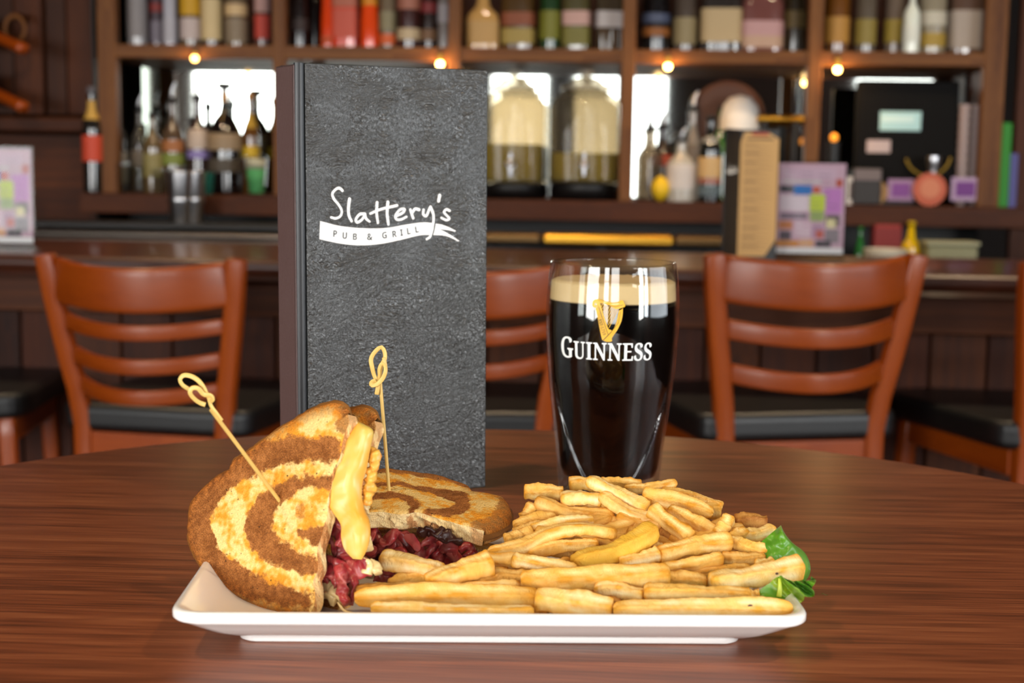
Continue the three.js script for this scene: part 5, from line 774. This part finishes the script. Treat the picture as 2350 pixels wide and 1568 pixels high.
// till screen, cups, cards, books and the rest of the right bay
{
  const w = 0.1, u0 = bu(1962, 300, w), u1 = bu(2196, 300, w), v0 = bv(2080, 425, w), v1 = bv(2080, 185, w), t = onBar('till_screen', 'black till monitor with a small pale blue sticker, in the right bay', 'monitor', 2080, 300, LEDGE, w), c = (u0 + u1) / 2 - bu(2080, 300, w);
  mesh('screen_body', bx(u1 - u0, v1 - v0, 0.035, c, (v0 + v1) / 2 - LEDGE, 0, 0.008), M.matte, t);
  mesh('screen_glass', bx(u1 - u0 - 0.03, v1 - v0 - 0.03, 0.004, c, (v0 + v1) / 2 - LEDGE, 0.018, 0.001), M.matte, t);
  mesh('stand', [bx(0.16, 0.012, 0.14, c, 0.007, -0.01), bx(0.06, v0 - LEDGE + 0.05, 0.03, c, (v0 - LEDGE) / 2 + 0.02, -0.03)], M.black, t);
  const at = (x, y) => [bu(x, y, w - 0.02) - bu(2080, 300, w), bv(x, y, w - 0.02) - LEDGE];
  { const [x, y] = at(2066, 278); mesh('sticker', bx(pxM(90), pxM(42), 0.002, x, y, 0.0215, 0.0005), flat('#a9d4d8'), t, 'pale blue sticker'); mesh('sticker', bx(pxM(70), pxM(12), 0.001, x - 0.008, y + 0.006, 0.0228, 0.0003), flat('#c9e6e6'), t); }
  { const [x, y] = at(2016, 336); mesh('sticker', bx(pxM(52), pxM(28), 0.002, x, y, 0.0215, 0.0005), flat('#b3a2a2'), t, 'greyish pink sticker'); }
  const bxs = onBar('receipt_printer', 'small grey box in front of the till monitor', 'printer', 1988, 386, LEDGE, 0.03); mesh('casing', bx(pxM(64), 0.115, 0.06, 0, 0.0575, 0, 0.008), flat('#2a2626'), bxs); mesh('front_plate', bx(pxM(58), 0.035, 0.004, 0, 0.095, 0.031, 0.001), flat('#6f6262'), bxs);
  const cab = []; for (let k = 0; k <= 12; k++) { const a = Math.PI * (1.08 + 0.86 * k / 12); const [u, v] = bb(2130 + 52 * Math.cos(a), 352 - 52 * Math.sin(a), 0.06); cab.push(bbPoint(u, v, 0.06)); }
  const cb = bbPoint(bu(2130, 400, 0.06), LEDGE, 0.06); tag(mesh('cable', rel(sweep(cab, { w: 0.004, h: 0.004, seg: 30, radial: 8 }), cb), flat('#8a6f0e')), 'yellow cable looping in front of the till monitor', 'cable').position.copy(cb);
  const jig = onBar('jigger', 'shiny steel jigger glinting below the till monitor', 'jigger', 2141, 390, LEDGE, 0.02); mesh('cups', lathe([[0, 0.03], [0.02, 0.03], [0.022, 0.05], [0.006, 0.085], [0.02, 0.13], [0.022, 0.155], [0.018, 0.155], [0, 0.09]], 28), M.steel, jig); mesh('foot', lathe([[0, 0], [0.024, 0], [0.022, 0.02], [0.02, 0.032], [0, 0.032]], 24), M.steel, jig);
  for (const [i, px] of [2208, 2236].entries()) { const t2 = onBar('cup_stack', ['stack of translucent plastic cups by the right end post, left one', 'stack of translucent plastic cups by the right end post, right one'][i], 'cup stack', px, 400, LEDGE, 0.08 + i * 0.02, 0, 'plastic cup stacks'); for (let k = 0; k < 11; k++) mesh('plastic_cup', keep('pcup', () => lathe([[0, 0], [0.015, 0], [0.0195, 0.04], [0.0205, 0.041], [0.0205, 0.043], [0.0185, 0.043], [0.014, 0.002], [0, 0.002]], 20)), keep('pcupm', () => std({ color: col('#c9b8b8'), transmission: 0.35, thickness: 0, roughness: 0.3 })), t2).position.set(0, 0.001 + k * 0.0275, 0); }
  const card = (name, label, cat, px, wpx, y0, y1, c1, c2, round, ww = 0.01) => { const v = bv(px, y1, ww), H = bv(px, y0, ww) - v, t2 = onBar(name, label, cat, px, 450, LEDGE, ww), W = pxM(wpx, ww), cy = Math.max(H / 2, 0.0) + Math.max(0, v - LEDGE) + 0.001; if (round) { mesh('board', cyl(W / 2, W / 2, 0.005, 0, 0, 0, 36).rotateX(Math.PI / 2).translate(0, W / 2 + 0.001, 0), flat(c1), t2); mesh('printed_face', cyl(W * 0.3, W * 0.3, 0.001, 0, 0, 0, 30).rotateX(Math.PI / 2).translate(0, W / 2 + 0.004, 0.003), flat(c2), t2); } else { mesh('board', bx(W, H, 0.005, 0, cy, 0, 0.001), flat(c1), t2); mesh('printed_face', bx(W * 0.68, H * 0.62, 0.001, 0, cy, 0.003, 0.0003), flat(c2), t2); } };
  card('picture_card', 'white-framed card with a dark picture on the lower shelf edge', 'card', 1961, 36, 408, 472, '#cfc6c0', '#4a3a38'); card('coaster', 'tan round coaster beside the white-framed card', 'coaster', 2008, 56, 412, 470, '#96703c', '#7a5428', true);
  card('picture_card', 'purple and pink picture card in the middle of the right bay', 'card', 2066, 58, 412, 462, '#9a789a', '#7a3f8a'); card('coaster', 'red-orange round coaster in the right bay', 'coaster', 2133, 74, 412, 475, '#b8583c', '#c87a5a', true, -0.005);
  card('picture_card', 'purple picture card nearest the right end post', 'card', 2214, 62, 408, 462, '#a98fb0', '#6a2f80');
  const books = [['tall green book upright right of the end post', 2298, 22, 282, '#1f7a16'], ['blue-violet book upright beside the green one', 2318, 18, 352, '#4a4a86']];
  for (const [lab, px, wp, y0, c] of books) { const t2 = onBar('book', lab, 'book', px, 450, LEDGE, 0.02, 0.12), H = bv(px, y0, 0.02) - LEDGE; mesh('cover', bx(pxM(wp), H, 0.16, 0, H / 2, -0.06, 0.003), flat(c), t2); mesh('pages', bx(pxM(wp) * 0.7, H - 0.008, 0.158, 0, H / 2, -0.0625, 0.001), flat('#c9c0b0'), t2); }
}
{ // between the third and fourth posts
  const t = onBar('dome_shade', 'white domed shade behind the black menu on the bar', 'shade', 1697, 290, LEDGE, 0.2), r = pxM(92, 0.2) / 2, b = bv(1697, 300, 0.2) - LEDGE, h = bv(1697, 218, 0.2) - LEDGE;
  mesh('shade', lathe([[r, b], [r * 0.99, b + (h - b) * 0.35], [r * 0.86, b + (h - b) * 0.68], [r * 0.5, b + (h - b) * 0.93], [0, h], [0, h - 0.004], [r * 0.48, b + (h - b) * 0.88], [r * 0.95, b + 0.002]], 32), flat('#e4dfd8'), t); mesh('stem', cyl(0.012, 0.012, b + 0.03, 0, (b + 0.03) / 2, 0), M.brass, t); mesh('foot', cyl(0.06, 0.065, 0.014, 0, 0.007, 0, 24), M.brass, t);
  const tr = onBar('round_tray', 'brown round tray leaning at the mirror behind the white dome', 'tray', 1668, 300, LEDGE, 0.3); mesh('tray_disc', cyl(0.118, 0.118, 0.01, 0, 0, 0, 48).rotateX(Math.PI / 2).translate(0, bv(1668, 272, 0.3) - LEDGE, 0), flat('#4f2a14'), tr); mesh('tray_rim', new THREE.TorusGeometry(0.118, 0.008, 10, 48).translate(0, bv(1668, 272, 0.3) - LEDGE, 0), flat('#5c3218'), tr); mesh('tray_foot', bx(0.06, bv(1668, 340, 0.3) - LEDGE, 0.02, 0, (bv(1668, 340, 0.3) - LEDGE) / 2, 0), flat('#3a1e0e'), tr);
  const rl = onBar('tap_tower', 'brass tap rail with two posts right of the white dome', 'beer tap', 1790, 300, LEDGE, 0.16), y = bv(1790, 274, 0.16) - LEDGE; mesh('rail', cyl(0.014, 0.014, pxM(104), 0, 0, 0).rotateZ(Math.PI / 2).translate(0, y, 0), M.brass, rl); for (const s of [-1, 1]) mesh('rail_post', cyl(0.011, 0.013, y, s * 0.05, y / 2, 0), M.black, rl); mesh('foot', bx(0.16, 0.012, 0.08, 0, 0.006, 0), M.black, rl);
}
// things under the lower shelf
{
  const cool = onBar('bottle_cooler', 'steel bottle cooler below the lower shelf at the left', 'cooler', 410, 545, 0.951, -0.12); mesh('casing', bx(1.0, 0.09, 0.3, 0.05, 0.046, 0, 0.006), std({ color: col('#5c5048'), metalness: 1, roughness: 0.3 }), cool); mesh('lid', bx(1.02, 0.016, 0.31, 0.05, 0.099, 0, 0.006), std({ color: col('#6a625c'), metalness: 1, roughness: 0.35 }), cool);
  const rail = onBar('brass_rail', 'golden brass rail shining below the lower shelf, right of the menu', 'rail', 1380, 550, 0.951, -0.14); mesh('rail_front', bx(0.4, 0.036, 0.12, 0.02, bv(1380, 552, -0.2) - 0.951, 0, 0.012), std({ color: col('#d8a23a'), metalness: 1, roughness: 0.3 }), rail); for (const s of [-1, 1]) mesh('rail_end', bx(0.18, 0.034, 0.11, 0.02 + s * 0.292, bv(1380, 552, -0.2) - 0.951, 0, 0.012), std({ color: col('#6e5638'), metalness: 1, roughness: 0.42 }), rail, 'duller brown end'); for (const s of [-1, 0, 1]) mesh('rail_post', bx(0.03, bv(1380, 552, -0.2) - 0.951 - 0.02, 0.03, s * 0.34, (bv(1380, 552, -0.2) - 0.951 - 0.02) / 2, 0), M.black, rail);
  bottle('green bottle under the lower shelf behind the flyer', 1974, 26, 0.15, '#1f6a26', [], { v: 0.951, y: 560, w: -0.05, shape: TAPER, cap: '#2a7a2c' });
  bottle('yellow squeeze bottle under the lower shelf', 2090, 44, 0.17, '#d8b408', [], { v: 0.951, y: 560, w: -0.05, shape: [[0, 0], [0.95, 0], [1, 0.03], [1, 0.5], [0.8, 0.62], [0.45, 0.7], [0.3, 0.9], [0.15, 0.98], [0, 1]], cap: '#d8b408' });
  const rb = onBar('carton', 'dark red carton under the lower shelf', 'box', 2032, 560, 0.951, -0.02); mesh('carton_body', bx(0.085, 0.15, 0.07, 0, 0.0755, 0, 0.002), flat('#7a1a18'), rb); mesh('carton_flap', bx(0.08, 0.012, 0.064, 0, 0.155, 0, 0.002), flat('#8c2420'), rb);
  const bo = onBar('bowl', 'white bowl in front of the dark red carton', 'bowl', 2032, 570, 0.951, -0.14); mesh('bowl_wall', lathe([[0, 0], [0.03, 0], [0.032, 0.006], [0.06, 0.05], [0.066, 0.09], [0.062, 0.09], [0.055, 0.052], [0, 0.012]], 32), flat('#cfc8b6'), bo); mesh('bowl_foot', lathe([[0.026, -0.0], [0.034, 0], [0.034, 0.006], [0.026, 0.006]], 24), flat('#bdb6a4'), bo);
  const cbx = onBar('storage_tub', 'translucent storage tub under the lower shelf at the right', 'tub', 2178, 575, 0.951, -0.08); mesh('tub_wall', bx(pxM(108), 0.1, 0.1, 0, 0.051, 0, 0.01), flat('#8d8d6e'), cbx); mesh('tub_lid', bx(pxM(114), 0.012, 0.106, 0, 0.108, 0, 0.004), flat('#a5a68a'), cbx);
}
// small warm bulbs under the upper shelf
const bulbs = [[447, 134, 'small warm bulb under the upper shelf, left of the menu', 0.4], [1010, 147, 'small warm bulb under the upper shelf, above the menu', 1], [1533, 153, 'small warm bulb under the upper shelf, right of the third post', 1], [1922, 160, 'small warm bulb under the upper shelf, at the right bay', 1]];
for (const [px, py, lab, k] of bulbs) {
  const w = -0.012, [u, v] = bb(px, py, w), t = thing('shelf_bulb', lab, 'lamp', bbPoint(u, v, w), BBT, 'small warm shelf bulbs');
  mesh('lamp_glass', new THREE.SphereGeometry(0.0105, 20, 14), std({ color: col('#ffd9a0'), emissive: new THREE.Color().setRGB(30 * k, 16 * k, 4 * k), emissiveIntensity: 1 }), t);
  mesh('socket', [cyl(0.0075, 0.0075, SHELF_B + 0.01 - v, 0, (SHELF_B + 0.01 - v) / 2 + 0.008, 0, 14), bx(0.014, 0.008, 0.03, 0, SHELF_B + 0.014 - v, -0.012, 0.002)], M.brass, t);
  const L = new THREE.PointLight(new THREE.Color().setRGB(1, 0.6, 0.25), 0.12 * k); L.position.copy(bbPoint(u, v, w)); L.castShadow = true; L.shadow.radius = 0.5; L.name = 'bulb_light'; scene.add(L);
}
{ const [u, v] = bb(1914, 316, 0.0), t = thing('tealight', 'small amber candle light left of the till monitor', 'candle', bbPoint(u, LEDGE, 0), BBT); mesh('holder', lathe([[0, 0], [0.02, 0], [0.02, v - LEDGE - 0.02], [0.024, v - LEDGE - 0.012], [0, v - LEDGE - 0.012]], 20), M.black, t); mesh('flame_glass', new THREE.SphereGeometry(0.0125, 18, 12).scale(1, 1.1, 1).translate(0, v - LEDGE, 0), std({ color: col('#ff9a2a'), emissive: new THREE.Color().setRGB(1.0, 0.33, 0.03), emissiveIntensity: 1 }), t); const L = new THREE.PointLight(new THREE.Color().setRGB(1, 0.5, 0.15), 0.015); L.position.copy(bbPoint(u, v, 0)); L.castShadow = true; L.shadow.radius = 0.5; L.name = 'candle_light'; scene.add(L); }
// pegs on the left pier
for (const [i, [y0, y1, lab]] of [[88, 124, 'upper wooden peg on the panelled left wall'], [218, 258, 'lower wooden peg on the panelled left wall']].entries()) { const a = bbPoint(...bb(-30, y0 - 14, -0.06), -0.06), b = bbPoint(...bb(54, y1 - 12, -0.2), -0.2), t = thing('wall_peg', lab, 'peg', a, 0, 'wooden wall pegs'); mesh('peg_rod', rel(sweep([a, a.clone().lerp(b, 0.5), b], { w: 0.021, h: 0.017, seg: 12, radial: 14, n: 2.6 }), a), M.stool, t); const c = a.clone(); mesh('peg_plate', bx(0.08, 0.1, 0.05, -0.02, 0, -0.02, 0.008), M.dark, t); }
{ const c = bbPoint(...bb(34, 66, -0.02), -0.02), t = thing('wall_hoop', 'thin oval wooden hoop above the upper peg on the left wall', 'hoop', c, BBT); mesh('ring', new THREE.TorusGeometry(0.032, 0.006, 10, 36).scale(1, 1.25, 1), M.shelf, t); mesh('bracket', bx(0.02, 0.02, 0.09, 0, 0.042, -0.045, 0.004), M.dark, t); }

// ---------------------------------------------------------------- cards on the bar
const flyerTex = (() => {
  const W = 512, H = 704, cv = document.createElement('canvas'); cv.width = W; cv.height = H; const x = cv.getContext('2d'), R = (c, a, b, w, h) => { x.fillStyle = c; x.fillRect(a, b, w, h); };
  R('#cda2b6', 0, 0, W, H); R('#cfa9bf', 40, 40, 400, 80); R('#c9bcc0', 30, 130, 300, 24); R('#b8452c', 440, 120, 50, 60); R('#c67ac2', 350, 190, 140, 200);
  R('#2a2430', 10, 172, 110, 56); R('#1c6fc0', 118, 170, 140, 74); R('#c4502c', 262, 180, 60, 50); R('#e2c9d6', 20, 250, 220, 120); R('#c6d03c', 244, 240, 120, 130); R('#9aa860', 250, 370, 110, 80);
  R('#7a6678', 20, 390, 210, 44); R('#5c4650', 370, 400, 110, 90); R('#e6d4a0', 380, 430, 70, 70); R('#c9794a', 10, 450, 110, 66); R('#d8b3c4', 130, 460, 130, 110); R('#b58aa8', 270, 480, 90, 100); R('#c85a4a', 300, 520, 60, 60); R('#8d7d86', 370, 510, 110, 110);
  R('#5a4a56', 20, 530, 90, 70); R('#d98a3a', 0, 604, 170, 50); R('#e0a070', 176, 594, 110, 60); R('#4a4048', 300, 600, 120, 54); R('#f4ecf0', 0, 660, W, 44);
  for (let i = 0; i < 46; i++) { const r = (i * 7919 % 997) / 997; R(i % 3 ? '#6a5868' : '#f2e6ee', 30 + (i * 137 % 400), 60 + i * 13, 40 + r * 60, 4); }
  const t = new THREE.CanvasTexture(cv); t.colorSpace = THREE.SRGBColorSpace; return t;
})();
const menuTex = (() => {
  const W = 384, H = 1024, cv = document.createElement('canvas'); cv.width = W; cv.height = H; const x = cv.getContext('2d'); x.fillStyle = '#c79a5e'; x.fillRect(0, 0, W, H); x.fillStyle = '#a8472c'; x.fillRect(110, 20, 170, 26); x.fillStyle = '#5a4026'; x.fillRect(60, 64, 270, 14);
  x.fillStyle = '#8a6840'; for (let i = 0; i < 62; i++) x.fillRect(40, 110 + i * 13.4, 150 + (i * 53 % 150), 3.4); for (let i = 0; i < 12; i++) { x.fillStyle = '#6a4a28'; x.fillRect(40, 108 + i * 72, 120 + i * 31 % 60, 6); }
  const t = new THREE.CanvasTexture(cv); t.colorSpace = THREE.SRGBColorSpace; return t;
})();
function acrylic(label, xl, xr, yt, yb, turn) {
  const a = atHeight(xl, yb, BAR_H), b = atHeight(xr, yb + (xr - xl) * 0.02, BAR_H), W = (xr - xl) / F * -b.z, H = (yb - yt) / F * -b.z * 1.005, base = a.clone().lerp(b, 0.5); base.y = BAR_H;
  const t = thing('table_flyer', label, 'sign', base, turn, 'flyers in clear holders'), g = bx(W - 0.008, H - 0.02, 0.001, 0, H / 2 + 0.006, 0, 0.0003), p = g.attributes.position, uv = g.attributes.uv; for (let i = 0; i < p.count; i++) uv.setXY(i, p.getX(i) / (W - 0.008) + 0.5, (p.getY(i) - 0.016) / (H - 0.02));
  mesh('printed_sheet', g, std({ map: flyerTex, roughness: 0.5 }), t); for (const s of [-1, 1]) mesh('clear_sheet', bx(W, H, 0.0022, 0, H / 2 + 0.002, s * 0.0022, 0.0006), M.sheet, t); mesh('holder_foot', bx(W, 0.004, 0.07, 0, 0.002, 0.0, 0.001), M.clear, t);
}
acrylic('purple and pink collage flyer on the bar, right of the tan menu', 1777, 1936, 372, 596, -0.08);
acrylic('purple flyer in a clear holder on the bar at the left edge', -70, 80, 338, 572, 0.05);
{
  const b = atHeight(1690, 600, BAR_H), d = -b.z, k = d / F, t = thing('open_menu', 'black pub menu standing open on the bar showing a tan printed page', 'menu', b, 0);
  const H = (600 - 300) * k, W = 90 * k, page = new THREE.Shape([[0, 0.012], [W * 0.72, 0.012], [W, 0.05], [W, H - 0.02], [W * 0.72, H - 0.006], [W * 0.1, H - 0.006], [0, H - 0.03]].map(([x, y]) => new THREE.Vector2(x, y)));
  const g = new THREE.ExtrudeGeometry(page, { depth: 0.002, bevelEnabled: false }), p = g.attributes.position, uv = g.attributes.uv; for (let i = 0; i < p.count; i++) uv.setXY(i, p.getX(i) / W, p.getY(i) / H);
  const right = new THREE.Group(); right.name = 'right_cover'; right.rotation.y = 0.12; t.add(right); mesh('board', bx(W + 0.004, H, 0.003, W / 2, H / 2, -0.002, 0.001), M.black, right); mesh('printed_page', g, std({ map: menuTex, roughness: 0.7 }), right, 'tan page with fine print');
  const left = new THREE.Group(); left.name = 'left_cover'; left.rotation.y = 0.95; t.add(left); const LW = 0.075; mesh('board', bx(LW, H, 0.003, -LW / 2, H / 2, 0, 0.001), M.black, left);
  const cv = document.createElement('canvas'); cv.width = 256; cv.height = 128; const x = cv.getContext('2d'); x.fillStyle = '#0b0a0a'; x.fillRect(0, 0, 256, 128); drawLogo(x, (q, r) => [q / 2350 * 256, r / 1175 * 128], '#e8e4da', '#101010'); const lt = new THREE.CanvasTexture(cv); lt.colorSpace = THREE.SRGBColorSpace;
  const pl = new THREE.PlaneGeometry(LW * 0.8, LW * 0.4); pl.translate(-LW * 0.5, H * 0.7, 0.0022); mesh('printed_logo', pl, std({ map: lt, roughness: 0.5 }), left, 'small white logo');
}
scene.traverse((o) => { if (o.isLight && o.shadow) o.castShadow = true; });
renderer.render(scene, camera);
